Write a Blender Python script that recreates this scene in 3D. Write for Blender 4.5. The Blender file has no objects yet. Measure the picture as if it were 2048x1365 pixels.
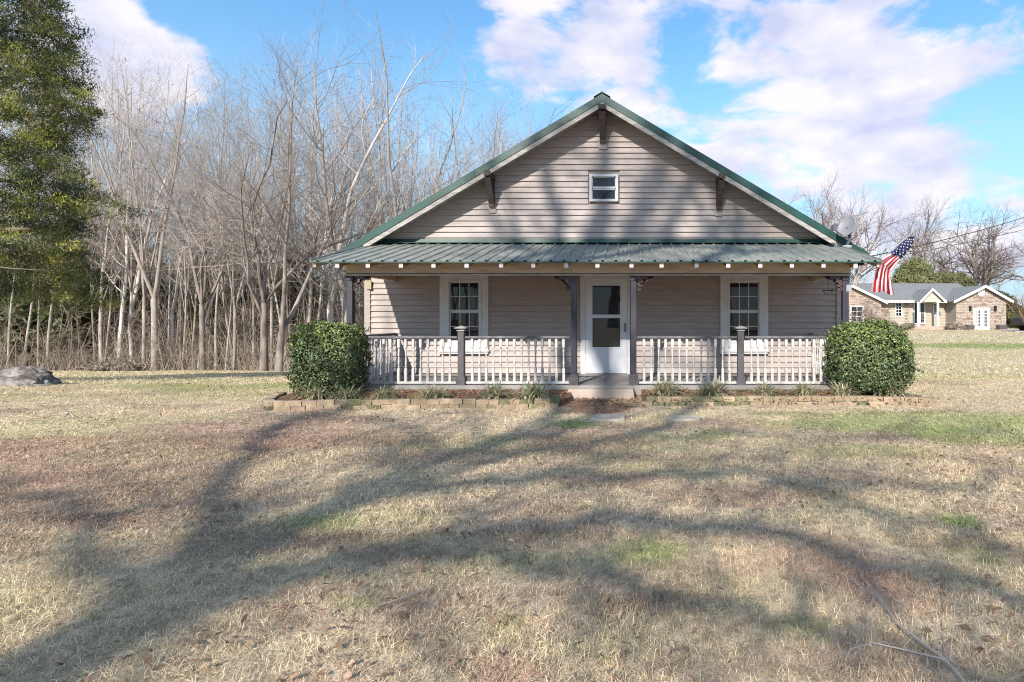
import bpy, math, random
import numpy as np
from mathutils import Vector, Matrix, Euler
rad = math.radians
C = bpy.context.scene.collection
R = random.Random(7)
rng = np.random.default_rng(11)

# ------------------------------------------------------------------ camera, world, sun, exposure
CAMH, FPX, VX, HY = 1.4, 1119.0, 1260.0, 632.0      # eye height; lens in photo pixels; vanishing point of the photo
cam = bpy.data.cameras.new('camera'); camo = bpy.data.objects.new('camera', cam); C.objects.link(camo)
camo.location = (0, 0, CAMH); camo.rotation_euler = (rad(90), 0, 0)
cam.sensor_width = 36; cam.lens = 36*FPX/2048
cam.shift_x = (1024-VX)/2048; cam.shift_y = (HY-682.5)/2048
cam.clip_start = .05; cam.clip_end = 3000
bpy.context.scene.camera = camo
SUND = Vector((.27, 1, -.62))
sl = bpy.data.lights.new('sun', 'SUN'); so = bpy.data.objects.new('sun', sl); C.objects.link(so)
sl.energy = 4.8; sl.angle = rad(.7); sl.color = (1, .94, .84)
so.rotation_euler = SUND.to_track_quat('-Z', 'Y').to_euler(); so.location = (-5, -20, 20)
SC = bpy.context.scene
SC.view_settings.view_transform = 'Standard'; SC.view_settings.look = 'None'
SC.view_settings.exposure = 0.5; SC.view_settings.gamma = 1
SC.render.engine = 'CYCLES'
SC.cycles.max_bounces = 6; SC.cycles.transparent_max_bounces = 8
SC.cycles.use_denoising = True; SC.cycles.denoising_input_passes = 'RGB_ALBEDO_NORMAL'; SC.cycles.denoising_prefilter = 'NONE'; SC.cycles.filter_width = 1.05; SC.cycles.sample_clamp_indirect = 3

def pdir(px, py):
    return Vector(((px-VX)/FPX, 1, (HY-py)/FPX)).normalized()
def P(px, py, d):
    return Vector(((px-VX)/FPX*d, d, CAMH+(HY-py)/FPX*d))
def G(px, py):
    d = CAMH*FPX/(py-HY); return ((px-VX)/FPX*d, d)

W = bpy.data.worlds.new('World'); SC.world = W; W.use_nodes = True
nt = W.node_tree; N = nt.nodes; L = nt.links
for n in list(N): N.remove(n)
def nd(t, **k):
    n = N.new(t)
    for a, b in k.items(): setattr(n, a, b)
    return n
def mth(op, a, b=None, c=None, clamp=False):
    n = nd('ShaderNodeMath', operation=op, use_clamp=clamp)
    for i, v in enumerate((a, b, c)):
        if v is None: continue
        if isinstance(v, (int, float)): n.inputs[i].default_value = v
        else: L.new(v, n.inputs[i])
    return n.outputs[0]
tc = nd('ShaderNodeTexCoord')
skyt = nd('ShaderNodeTexSky', sky_type='NISHITA', sun_disc=False)
skyt.sun_elevation = rad(30.9); skyt.sun_rotation = rad(195.1)
skyt.air_density = 1.0; skyt.dust_density = .3; skyt.ozone_density = 2.0; skyt.altitude = 200
tint = nd('ShaderNodeMix', data_type='RGBA', blend_type='MULTIPLY'); tint.inputs[0].default_value = 1
L.new(skyt.outputs[0], tint.inputs[6]); tint.inputs[7].default_value = (1.20, 1.78, 1.92, 1)
mp = nd('ShaderNodeMapping'); mp.inputs['Scale'].default_value = (1, 1, 2.1); mp.inputs['Location'].default_value = (3.1, 1.7, .4)
L.new(tc.outputs['Generated'], mp.inputs[0])
nz = nd('ShaderNodeTexNoise'); nz.inputs['Scale'].default_value = 5.6; nz.inputs['Detail'].default_value = 10; nz.inputs['Roughness'].default_value = .58
nz.inputs['Distortion'].default_value = .25
L.new(mp.outputs[0], nz.inputs['Vector'])
nz2 = nd('ShaderNodeTexNoise'); nz2.inputs['Scale'].default_value = 7; nz2.inputs['Detail'].default_value = 8
L.new(mp.outputs[0], nz2.inputs['Vector'])
tot = mth('MULTIPLY', mth('SUBTRACT', nz.outputs[0], .5), 9.5)
tot = mth('ADD', tot, .10)
# cloud banks of this sky: (pixel of the photo, angular radius in px, weight)
for (px, py, pr, w) in [(1560, 130, 150, .3), (1720, 60, 150, .3), (1700, 210, 180, .25), (1440, 185, 110, .4), (1110, 40, 180, .8), (950, 20, 140, .8), (1215, 100, 90, .7), (1260, 25, 130, .6), (1380, 10, 90, .5),
                        (1310, 180, 70, .4), (140, 90, 130, 1.0), (220, 150, 150, .9), (320, 170, 130, .9), (400, 250, 130, .7), (620, 330, 200, .4), (1790, 370, 110, .8), (1930, 400, 110, .7), (900, 230, 160, .35), (1780, 230, 130, .5), (1500, 260, 150, .4), (1350, 330, 130, .3),
                        (1930, 140, 70, .8), (1650, 330, 250, .25), (1830, 30, 120, .4),
                        (560, 0, 420, -1.3), (760, 170, 230, -.8), (560, 170, 180, -.6), (1350, 90, 80, -.5), (1980, 250, 110, -.8), (1990, 30, 90, -.5), (1020, 190, 150, -.6), (1560, 320, 70, -.3), (480, 260, 120, -.3), (60, 20, 100, -.8), (1400, 60, 70, -.6)]:
    dv = pdir(px, py); dp = nd('ShaderNodeVectorMath', operation='DOT_PRODUCT')
    L.new(tc.outputs['Generated'], dp.inputs[0]); dp.inputs[1].default_value = dv
    k = pr/FPX * (1/ (1+((px-VX)/FPX)**2+((HY-py)/FPX)**2)**.5)
    mr = nd('ShaderNodeMapRange', interpolation_type='SMOOTHSTEP')
    mr.inputs[1].default_value = math.cos(k*1.35); mr.inputs[2].default_value = 1; mr.inputs[3].default_value = 0; mr.inputs[4].default_value = w
    L.new(dp.outputs['Value'], mr.inputs[0]); tot = mth('ADD', tot, mr.outputs[0])
cf = nd('ShaderNodeMapRange', interpolation_type='SMOOTHSTEP'); cf.inputs[1].default_value = -.22; cf.inputs[2].default_value = 1.25
cf.inputs[4].default_value = .93
L.new(tot, cf.inputs[0])
cr = nd('ShaderNodeMix', data_type='RGBA'); cm_ = nd('ShaderNodeMapRange'); cm_.inputs[1].default_value = .36; cm_.inputs[2].default_value = .6; L.new(nz2.outputs[0], cm_.inputs[0]); L.new(cm_.outputs[0], cr.inputs[0])
cr.inputs[6].default_value = (4.7, 4.9, 6.6, 1); cr.inputs[7].default_value = (7.5, 7.1, 7.4, 1)
mx = nd('ShaderNodeMix', data_type='RGBA'); L.new(cf.outputs[0], mx.inputs[0]); 
sep = nd('ShaderNodeSeparateXYZ'); L.new(tc.outputs['Generated'], sep.inputs[0])
hz_ = nd('ShaderNodeMapRange', interpolation_type='SMOOTHSTEP'); hz_.inputs[1].default_value = .50; hz_.inputs[2].default_value = -.02; hz_.inputs[3].default_value = 0; hz_.inputs[4].default_value = .92
L.new(sep.outputs[2], hz_.inputs[0]); hzm = nd('ShaderNodeMix', data_type='RGBA'); L.new(hz_.outputs[0], hzm.inputs[0]); L.new(tint.outputs[2], hzm.inputs[6]); hzm.inputs[7].default_value = (3.7, 5.1, 6.5, 1)
L.new(hzm.outputs[2], mx.inputs[6]); L.new(cr.outputs[2], mx.inputs[7])
bg = nd('ShaderNodeBackground'); bg.inputs[1].default_value = .1; L.new(mx.outputs[2], bg.inputs[0])
wo = nd('ShaderNodeOutputWorld'); L.new(bg.outputs[0], wo.inputs[0])

# ------------------------------------------------------------------ noise and terrain
def _h(ix, iy, s):
    n = (ix.astype(np.int64)*374761393 + iy.astype(np.int64)*668265263 + s*974711) & 0x7fffffff
    n = ((n ^ (n >> 13))*1274126177) & 0x7fffffff
    return ((n ^ (n >> 16)) & 0xffff)/65535.0
def vnoise(x, y, s=0):
    x0 = np.floor(x); y0 = np.floor(y); fx = x-x0; fy = y-y0
    fx = fx*fx*(3-2*fx); fy = fy*fy*(3-2*fy)
    a = _h(x0, y0, s); b = _h(x0+1, y0, s); c = _h(x0, y0+1, s); d = _h(x0+1, y0+1, s)
    return (a*(1-fx)+b*fx)*(1-fy)+(c*(1-fx)+d*fx)*fy
def fbm(x, y, s=0, o=4):
    t = 0; a = .5; n = 0
    for i in range(o):
        t = t+a*vnoise(x*2**i+13.7*i, y*2**i-7.1*i, s+i); n += a; a *= .55
    return t/n
def sstep(t): t = np.clip(t, 0, 1); return t*t*(3-2*t)
def terrain(x, y):
    x = np.asarray(x, float); y = np.asarray(y, float)
    g = np.interp(y, [9, 12, 15, 20, 30, 45, 80, 200], [0, -.1, -.34, -.71, -1.55, -2.9, -5.2, -5.5])
    w = sstep((-x-5.2)/4)
    b = (fbm(x*1.1, y*1.1, 5, 3)-.5)*.05 + (fbm(x*.22, y*.22, 9, 2)-.5)*.10*sstep((np.hypot(x, y-4)-3)/6)*sstep((np.hypot(x+.6, (y-12)*.8)-7)/4)
    return g*w+b
def tz(x, y): return float(terrain(x, y))

# ------------------------------------------------------------------ materials
def mat(name, c1, c2=None, scale=6, rough=.7, bump=0, bscale=None, stretch=(1, 1, 1), rnd=0, metal=0, spec=.5, attr=None, detail=6, lo=.35, hi=.65, trans=0):
    m = bpy.data.materials.new(name); m.use_nodes = True
    t = m.node_tree; b = t.nodes['Principled BSDF']; b.inputs['Roughness'].default_value = rough
    b.inputs['Metallic'].default_value = metal; b.inputs['Specular IOR Level'].default_value = spec
    ge = t.nodes.new('ShaderNodeNewGeometry'); mp = t.nodes.new('ShaderNodeMapping'); mp.inputs['Scale'].default_value = stretch
    t.links.new(ge.outputs['Position'], mp.inputs[0])
    n = t.nodes.new('ShaderNodeTexNoise'); n.inputs['Scale'].default_value = scale; n.inputs['Detail'].default_value = detail
    t.links.new(mp.outputs[0], n.inputs[0])
    c2 = c2 or c1
    mr = t.nodes.new('ShaderNodeMapRange'); mr.inputs[1].default_value = lo; mr.inputs[2].default_value = hi
    t.links.new(n.outputs[0], mr.inputs[0])
    mixn = t.nodes.new('ShaderNodeMix'); mixn.data_type = 'RGBA'; t.links.new(mr.outputs[0], mixn.inputs[0])
    mixn.inputs[6].default_value = (*c1, 1); mixn.inputs[7].default_value = (*c2, 1)
    out = mixn.outputs[2]
    if attr:
        a = t.nodes.new('ShaderNodeAttribute'); a.attribute_name = attr
        mm = t.nodes.new('ShaderNodeMix'); mm.data_type = 'RGBA'; mm.blend_type = 'MULTIPLY'; mm.inputs[0].default_value = 1
        t.links.new(out, mm.inputs[6]); t.links.new(a.outputs[0], mm.inputs[7]); out = mm.outputs[2]
    if rnd:
        oi = t.nodes.new('ShaderNodeObjectInfo'); hs = t.nodes.new('ShaderNodeHueSaturation')
        r2 = t.nodes.new('ShaderNodeMapRange'); r2.inputs[3].default_value = 1-rnd; r2.inputs[4].default_value = 1+rnd
        t.links.new(oi.outputs['Random'], r2.inputs[0]); t.links.new(r2.outputs[0], hs.inputs['Value'])
        t.links.new(out, hs.inputs['Color']); out = hs.outputs[0]
    t.links.new(out, b.inputs['Base Color'])
    if bump:
        n2 = t.nodes.new('ShaderNodeTexNoise'); n2.inputs['Scale'].default_value = bscale or scale*4; n2.inputs['Detail'].default_value = 5
        t.links.new(mp.outputs[0], n2.inputs[0])
        bp = t.nodes.new('ShaderNodeBump'); bp.inputs['Strength'].default_value = bump; bp.inputs['Distance'].default_value = .02
        t.links.new(n2.outputs[0], bp.inputs['Height']); t.links.new(bp.outputs[0], b.inputs['Normal'])
    if trans:
        tr = t.nodes.new('ShaderNodeBsdfTranslucent'); ms = t.nodes.new('ShaderNodeMixShader'); ms.inputs[0].default_value = trans
        t.links.new(out, tr.inputs[0]); t.links.new(b.outputs[0], ms.inputs[1]); t.links.new(tr.outputs[0], ms.inputs[2])
        t.links.new(ms.outputs[0], t.nodes['Material Output'].inputs[0])
    return m
M = {}
M['siding'] = mat('siding_vinyl', (.325, .270, .249), (.385, .328, .302), 2.5, .55, .12, 60, (1, 1, 9), rnd=.03)
M['side_wall'] = mat('wall_sheathing', (.30, .27, .25), rough=.8)
M['white'] = mat('white_paint', (.60, .59, .60), (.52, .50, .49), 5, .45, .05)
M['door_white'] = mat('door_enamel', (.64, .65, .70), (.60, .61, .66), 3, .35)
M['fascia'] = mat('weathered_fascia', (.40, .37, .34), (.25, .225, .21), 4, .75, .2, 20, (1, 1, 5))
M['baluster'] = mat('worn_white_paint', (.53, .50, .48), (.34, .30, .28), 9, .55, .1, rnd=.05, lo=.5, hi=.75)
M['greenroof'] = mat('green_metal', (.005, .060, .047), (.008, .042, .036), 3, .45, metal=.0)
M['tin'] = mat('weathered_green_tin', (.125, .15, .135), (.32, .31, .275), 3.2, .68, .1, 30, (14, .9, 1), rnd=.07, lo=.3, hi=.7, detail=8)
M['tinmain'] = mat('main_roof_tin', (.03, .16, .12), (.07, .16, .13), 2, .5, .1, 30, (5, 1, 1))
M['beam'] = mat('beam_paint', (.52, .42, .33), (.38, .27, .17), 2.2, .7, .15, 30, (1, 1, 6), lo=.42, hi=.72)
M['rawwood'] = mat('raw_soffit_wood', (.45, .27, .10), (.32, .18, .07), 5, .8, .2, 30, (4, .6, 1))
M['darkwood'] = mat('bracket_stain', (.050, .034, .030), (.15, .10, .08), 7, .7, .3, 30, (3, 3, .8), lo=.5, hi=.8)
M['post'] = mat('slate_paint', (.026, .024, .036), (.042, .038, .052), 4, .5, .08)
M['boot'] = mat('post_boot', (.095, .086, .094), (.06, .055, .06), 9, .6, .1)
M['rail'] = mat('rail_paint', (.10, .095, .105), (.24, .22, .21), 7, .6, .1, lo=.45, hi=.8)
M['fret'] = mat('fretwork_stain', (.055, .025, .03), (.11, .06, .06), 9, .6)
M['fretlight'] = mat('fretwork_faded', (.42, .32, .34), rough=.6)
M['concrete'] = mat('porch_concrete', (.33, .31, .29), (.24, .22, .205), 3, .85, .15, 60)
M['step'] = mat('step_concrete', (.50, .42, .35), (.38, .29, .23), 2.4, .85, .2, 60)
M['black'] = mat('black_metal', (.015, .015, .017), rough=.4)
M['brass'] = mat('lamp_brass', (.55, .5, .38), rough=.3, metal=.7)
M['plaque'] = mat('plaque_wood', (.36, .32, .20), rough=.7)
M['dish'] = mat('dish_grey', (.21, .21, .235), (.18, .18, .20), 8, .5)
M['dishdark'] = mat('dish_arm', (.09, .09, .10), rough=.5)
M['galv'] = mat('galvanised', (.38, .39, .42), rough=.45, metal=.4)
M['fred'] = mat('flag_red', (.50, .012, .035), (.42, .01, .03), 14, .8, trans=.25)
M['fwhite'] = mat('flag_white', (.78, .74, .74), (.70, .66, .66), 14, .8, trans=.25)
M['fblue'] = mat('flag_blue', (.015, .022, .09), (.02, .03, .12), 14, .8, trans=.15)
M['pole'] = mat('flag_pole', (.33, .32, .31), rough=.4)
M['brick'] = mat('edging_block', (.42, .31, .205), (.27, .205, .14), 8, .9, .5, 40, rnd=.22)
M['brickmoss'] = mat('mossy_block', (.10, .105, .05), (.25, .21, .13), 10, .95, .5, 40, rnd=.2)
M['mulch'] = mat('bed_soil', (.24, .105, .055), (.12, .07, .04), 5, .95, .8, 30)
M['chip'] = mat('mulch_chip', (.40, .24, .15), (.20, .11, .07), 25, .9)
M['stone'] = mat('flat_stone', (.52, .45, .36), (.36, .31, .25), 6, .9, .4)
M['rock'] = mat('boulder_granite', (.34, .30, .27), (.10, .09, .08), 5, .98, 1, 14, lo=.38, hi=.6, spec=.1)
M['bark'] = mat('pale_bark', (.43, .375, .33), (.27, .225, .19), 5, .95, .5, 22, (1, 1, .35), rnd=.14)
M['barkwhite'] = mat('whitish_bark', (.70, .65, .61), (.40, .35, .31), 3, .9, .4, 18, (1, 1, .6), rnd=.08)
M['barkdark'] = mat('dark_bark', (.13, .10, .09), (.33, .28, .245), 3.5, .95, .6, 18, (1, 1, .4), rnd=.12)
M['twig'] = mat('twig_grey', (.43, .365, .325), (.23, .19, .165), 1.2, .9, rnd=.12)
M['twigpale'] = mat('twig_pale', (.58, .53, .50), (.38, .33, .30), 1.2, .9, rnd=.1)
M['twigdark'] = mat('twig_dark', (.16, .12, .105), (.24, .19, .165), 1.2, .9, rnd=.1)
M['brush'] = mat('dry_brush', (.38, .31, .245), (.20, .155, .125), 1.5, .95)
M['deadleaf'] = mat('dead_leaf', (.16, .09, .06), (.24, .14, .09), 20, .8, trans=.2)
M['redtwig'] = mat('reddish_twig', (.30, .13, .09), (.20, .09, .06), 2, .9)
M['cedar'] = mat('cedar_foliage', (1, 1, 1), (.72, .75, .7), 1.2, .75, attr='col', trans=.25)
M['holly'] = mat('holly_leaf', (1, 1, 1), (.7, .75, .7), 8, .42, attr='col', spec=.5)
M['lir'] = mat('strap_leaf', (1, 1, 1), (.75, .75, .7), 18, .6, attr='col', trans=.2)
M['evergreen'] = mat('evergreen_foliage', (.17, .185, .085), (.085, .105, .045), .8, .8, rnd=.15, trans=.2)
M['olive'] = mat('olive_foliage', (.24, .23, .105), (.13, .145, .06), 1.0, .8, rnd=.1, trans=.2)
M['ground'] = mat('soil_and_thatch', (.60, .58, .56), (1.25, 1.22, 1.2), 11, .95, .6, 60, attr='col', detail=9)
M['grass'] = mat('dry_grass_blade', (.82, .82, .8), (1.2, 1.2, 1.2), 30, .75, attr='col', trans=.3)
M['gravel'] = mat('gravel', (.50, .47, .43), (.34, .31, .29), 2, .95, .3)
M['nbrick'] = mat('neighbour_brick', (.36, .28, .225), (.44, .355, .295), 2.2, .9, rnd=.05)
M['nroof'] = mat('neighbour_shingle', (.17, .17, .175), (.21, .21, .21), 3, .9, .2)
M['nsiding'] = mat('neighbour_siding', (.47, .42, .34), rough=.7)
M['nwhite'] = mat('neighbour_white', (.78, .78, .78), rough=.5)
M['car'] = mat('dark_car_paint', (.02, .022, .027), rough=.3)
M['rubber'] = mat('rubber', (.02, .02, .02), rough=.9)
M['curtain'] = mat('curtain_cloth', (.30, .29, .27), (.22, .21, .2), 8, .9, 0, None, (6, 1, .3))
M['dark'] = mat('room_shade_black', (.010, .010, .012), rough=.95)  # near-black colour stands in for the shade of unlit rooms
# window glass: reflects like a pane, lets a little through
gm = bpy.data.materials.new('window_glass'); gm.use_nodes = True; t = gm.node_tree
b = t.nodes['Principled BSDF']; b.inputs['Base Color'].default_value = (.012, .014, .02, 1); b.inputs['Roughness'].default_value = .015; b.inputs['IOR'].default_value = 1.75
tr = t.nodes.new('ShaderNodeBsdfTransparent'); tr.inputs[0].default_value = (.6, .62, .65, 1)
gl = t.nodes.new('ShaderNodeBsdfGlossy'); gl.inputs['Roughness'].default_value = .015
fr = t.nodes.new('ShaderNodeFresnel'); fr.inputs[0].default_value = 1.42
ms = t.nodes.new('ShaderNodeMixShader'); t.links.new(fr.outputs[0], ms.inputs[0]); t.links.new(tr.outputs[0], ms.inputs[1]); t.links.new(gl.outputs[0], ms.inputs[2])
t.links.new(ms.outputs[0], t.nodes['Material Output'].inputs[0]); M['glass'] = gm

# ------------------------------------------------------------------ object helpers
WL = {}
def place(o, parent, loc):
    C.objects.link(o); loc = Vector(loc); WL[o.name] = loc
    if parent is not None:
        o.parent = parent; o.location = loc-WL[parent.name]
    else: o.location = loc
    return o
def tag(o, label=None, cat=None, group=None, kind=None):
    if label: o['label'] = label
    if cat: o['category'] = cat
    if group: o['group'] = group
    if kind: o['kind'] = kind
    return o
def empty(name, loc, label, cat, group=None):
    o = bpy.data.objects.new(name, None); o.empty_display_size = .2; place(o, None, loc)
    return tag(o, label, cat, group)
def fmesh(name, V, F, mats, smooth=False, col=None, mi=None):
    me = bpy.data.meshes.new(name); V = np.asarray(V, np.float32); F = np.asarray(F, np.int32); k = F.shape[1]
    me.vertices.add(len(V)); me.vertices.foreach_set('co', V.ravel())
    me.loops.add(F.size); me.loops.foreach_set('vertex_index', F.ravel())
    me.polygons.add(len(F)); me.polygons.foreach_set('loop_start', np.arange(0, F.size, k, dtype=np.int32))
    if smooth: me.polygons.foreach_set('use_smooth', np.ones(len(F), bool))
    if mi is not None: me.polygons.foreach_set('material_index', np.asarray(mi, np.int32))
    for m in (mats if isinstance(mats, (list, tuple)) else [mats]): me.materials.append(m)
    if col is not None:
        a = me.color_attributes.new('col', 'FLOAT_COLOR', 'POINT')
        c4 = np.ones((len(V), 4), np.float32); c4[:, :3] = col; a.data.foreach_set('color', c4.ravel())
    me.update(calc_edges=True); return me
def inst(name, me, loc, parent=None, rot=(0, 0, 0), sc=(1, 1, 1)):
    o = bpy.data.objects.new(name, me); place(o, parent, loc); o.rotation_euler = rot; o.scale = sc; return o

class MB:
    def __init__(s): s.v = []; s.f = []; s.mi = []; s.cur = 0
    def add(s, vs, fs):
        n = len(s.v); s.v += [tuple(v) for v in vs]
        for f in fs: s.f.append(tuple(i+n for i in f)); s.mi.append(s.cur)
        return s
    def box(s, x0, x1, y0, y1, z0, z1):
        return s.add([(x0, y0, z0), (x1, y0, z0), (x1, y1, z0), (x0, y1, z0), (x0, y0, z1), (x1, y0, z1), (x1, y1, z1), (x0, y1, z1)],
                     [(0, 3, 2, 1), (4, 5, 6, 7), (0, 1, 5, 4), (1, 2, 6, 5), (2, 3, 7, 6), (3, 0, 4, 7)])
    def prism(s, pts, a, b, axis='y'):     # outline pts (u,v) swept along axis from a to b
        n = len(pts)
        def mk(u, v, w): return {'y': (u, w, v), 'x': (w, u, v), 'z': (u, v, w)}[axis]
        vs = [mk(u, v, a) for u, v in pts]+[mk(u, v, b) for u, v in pts]
        return s.add(vs, [tuple(range(n)), tuple(range(2*n-1, n-1, -1))]+[(i, i+n, (i+1) % n+n, (i+1) % n) for i in range(n)])
    def bar(s, p, q, w, h, up=(0, 0, 1)):
        p = Vector(p); q = Vector(q); d = (q-p).normalized(); up = Vector(up)
        sx = d.cross(up); sx = sx.normalized() if sx.length > 1e-4 else Vector((1, 0, 0)); u = sx.cross(d).normalized()
        o = [sx*w/2*a+u*h/2*b for a, b in ((-1, -1), (1, -1), (1, 1), (-1, 1))]
        return s.add([p+k for k in o]+[q+k for k in o], [(0, 1, 2, 3), (7, 6, 5, 4)]+[(i, i+4, (i+1) % 4+4, (i+1) % 4) for i in range(4)])
    def tube(s, pts, r, n=8, cap=True):
        pts = [Vector(p) for p in pts]; rs = r if isinstance(r, (list, tuple)) else [r]*len(pts); vs = []
        for i, p in enumerate(pts):
            d = (pts[min(i+1, len(pts)-1)]-pts[max(i-1, 0)]).normalized()
            a = d.cross(Vector((.13, .3, .95))).normalized(); b_ = d.cross(a)
            vs += [p+(a*math.cos(2*math.pi*k/n)+b_*math.sin(2*math.pi*k/n))*rs[i] for k in range(n)]
        fs = [(i*n+k, i*n+(k+1) % n, (i+1)*n+(k+1) % n, (i+1)*n+k) for i in range(len(pts)-1) for k in range(n)]
        if cap: fs += [tuple(range(n))[::-1], tuple((len(pts)-1)*n+k for k in range(n))]
        return s.add(vs, fs)
    def lathe(s, prof, c=(0, 0, 0), n=10):
        vs = [(c[0]+r*math.cos(2*math.pi*k/n), c[1]+r*math.sin(2*math.pi*k/n), c[2]+z) for r, z in prof for k in range(n)]
        fs = [(i*n+k, i*n+(k+1) % n, (i+1)*n+(k+1) % n, (i+1)*n+k) for i in range(len(prof)-1) for k in range(n)]
        fs += [tuple(range(n))[::-1], tuple((len(prof)-1)*n+k for k in range(n))]
        return s.add(vs, fs)
    def mesh(s, name, m, smooth=False):
        me = bpy.data.meshes.new(name); me.from_pydata(s.v, [], s.f)
        for mm in (m if isinstance(m, (list, tuple)) else [m]): me.materials.append(mm)
        me.polygons.foreach_set('material_index', s.mi)
        if smooth: me.polygons.foreach_set('use_smooth', [True]*len(s.f))
        me.update(); return me
    def build(s, name, m, parent=None, smooth=False, bevel=0):
        a = np.array(s.v); c = Vector(((a.min(0)+a.max(0))/2).tolist())
        if parent is None: c.z = float(a[:, 2].min())
        s.v = [(x-c.x, y-c.y, z-c.z) for x, y, z in s.v]
        o = bpy.data.objects.new(name, s.mesh(name, m, smooth)); place(o, parent, c)
        if bevel:
            bm_ = o.modifiers.new('bevel', 'BEVEL'); bm_.width = bevel; bm_.segments = 2; bm_.limit_method = 'ANGLE'
        return o

# ------------------------------------------------------------------ ground
def ell(x, y, px, py, rx, ry):
    gx, gy = G(px, py); y1 = G(px, py-ry)[1]; ax = rx/FPX*gy; ay = abs(y1-gy)
    e = ((x-gx)/ax)**2+((y-gy)/ay)**2+(fbm(x*2.1, y*2.1, 31, 3)-.5)*1.6
    return sstep(1.25-e)
STRAW, PINK, BROWN, GREEN, OLIVE = [np.array(c)*1.33 for c in ((.58, .47, .32), (.50, .35, .265), (.30, .21, .155), (.23, .30, .075), (.47, .43, .235))]
def lawn(x, y):
    x = np.asarray(x, float); y = np.asarray(y, float)
    st = .7+.3*sstep((y-5)/10)                # mowing and rain streak the far lawn sideways
    n1 = fbm(x*.45, y*.8, 1, 4); n2 = fbm(x*1.6*st, y*2.6, 2, 4); n3 = fbm(x*.9, y*2.0, 3, 4); n4 = fbm(x*5, y*5, 4, 3)
    c = np.repeat(STRAW[None], len(x), 0)
    def mixc(c, k, w): return c*(1-w[:, None])+k*w[:, None]
    c = mixc(c, PINK, sstep((n2-.50)/.22)*.5)
    c = mixc(c, OLIVE, sstep((n1-.48)/.2)*.65)
    c = mixc(c, BROWN, sstep((n3-.56)/.16)*.6)
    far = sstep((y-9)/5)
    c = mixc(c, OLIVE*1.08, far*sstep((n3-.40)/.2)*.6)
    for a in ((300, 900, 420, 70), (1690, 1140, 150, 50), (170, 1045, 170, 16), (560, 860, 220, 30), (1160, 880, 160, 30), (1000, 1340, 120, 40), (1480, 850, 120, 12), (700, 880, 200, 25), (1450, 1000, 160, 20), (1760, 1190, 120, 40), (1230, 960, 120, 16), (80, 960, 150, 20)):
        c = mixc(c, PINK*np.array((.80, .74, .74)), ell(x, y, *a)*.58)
    for a, k in (((1810, 842, 320, 24), .6), ((1960, 872, 170, 20), .6), ((1700, 905, 160, 14), .35), ((1290, 1105, 105, 30), .75), ((1915, 1040, 34, 14), .8), ((640, 1050, 90, 18), .4), ((720, 1210, 60, 18), .5),
                 ((1950, 692, 180, 6), .85), ((1150, 850, 50, 8), .7), ((430, 768, 260, 10), .5), ((1430, 870, 60, 9), .4), ((1600, 1250, 70, 40), .35), ((1010, 1240, 40, 40), .35), ((1950, 1110, 80, 30), .4)):
        c = mixc(c, GREEN, ell(x, y, *a)*k)
    clay = ell(x, y, 1200, 812, 95, 16)
    c = mixc(c, np.array((.30, .145, .085)), clay*.85)
    for a in ((1120, 1020, 60, 8), (900, 1320, 70, 12), (150, 1035, 150, 10)):
        c = mixc(c, np.array((.26, .16, .11)), ell(x, y, *a)*.5)
    return c*(.82+.36*n4)[:, None]

ys = np.concatenate([np.linspace(-120, -6, 24), np.linspace(-5, 14, 230), np.geomspace(14.15, 900, 110)])
xr = np.concatenate([np.linspace(0, 12, 130), np.geomspace(12.2, 700, 60)]); xs = np.concatenate([-xr[:0:-1], xr])-1
X, Y = np.meshgrid(xs, ys); x = X.ravel(); y = Y.ravel(); nx = len(xs); ny = len(ys)
I = (np.arange(ny-1)[:, None]*nx+np.arange(nx-1)[None]).ravel()
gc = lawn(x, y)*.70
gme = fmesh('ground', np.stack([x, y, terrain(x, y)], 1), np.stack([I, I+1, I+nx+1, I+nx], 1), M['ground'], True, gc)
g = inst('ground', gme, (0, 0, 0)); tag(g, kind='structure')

# garden bed soil each side of the step
def bed(pts, z, name='garden_bed'):
    mb = MB(); mb.prism(pts, -.05, z, 'z'); o = mb.build(name, M['mulch']); tag(o, kind='structure'); return o
bed([(-5.62, 8.8), (-5.35, 8.38), (-4.6, 8.42), (-2.4, 8.58), (-1.05, 8.66), (-.95, 9.0), (-1.05, 9.86), (-5.2, 9.86), (-5.75, 9.86)], .10)
bed([(.32, 8.86), (2, 8.84), (4.6, 8.84), (4.75, 9.1), (4.5, 9.86), (.2, 9.86), (.2, 9.1)], .10)

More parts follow.
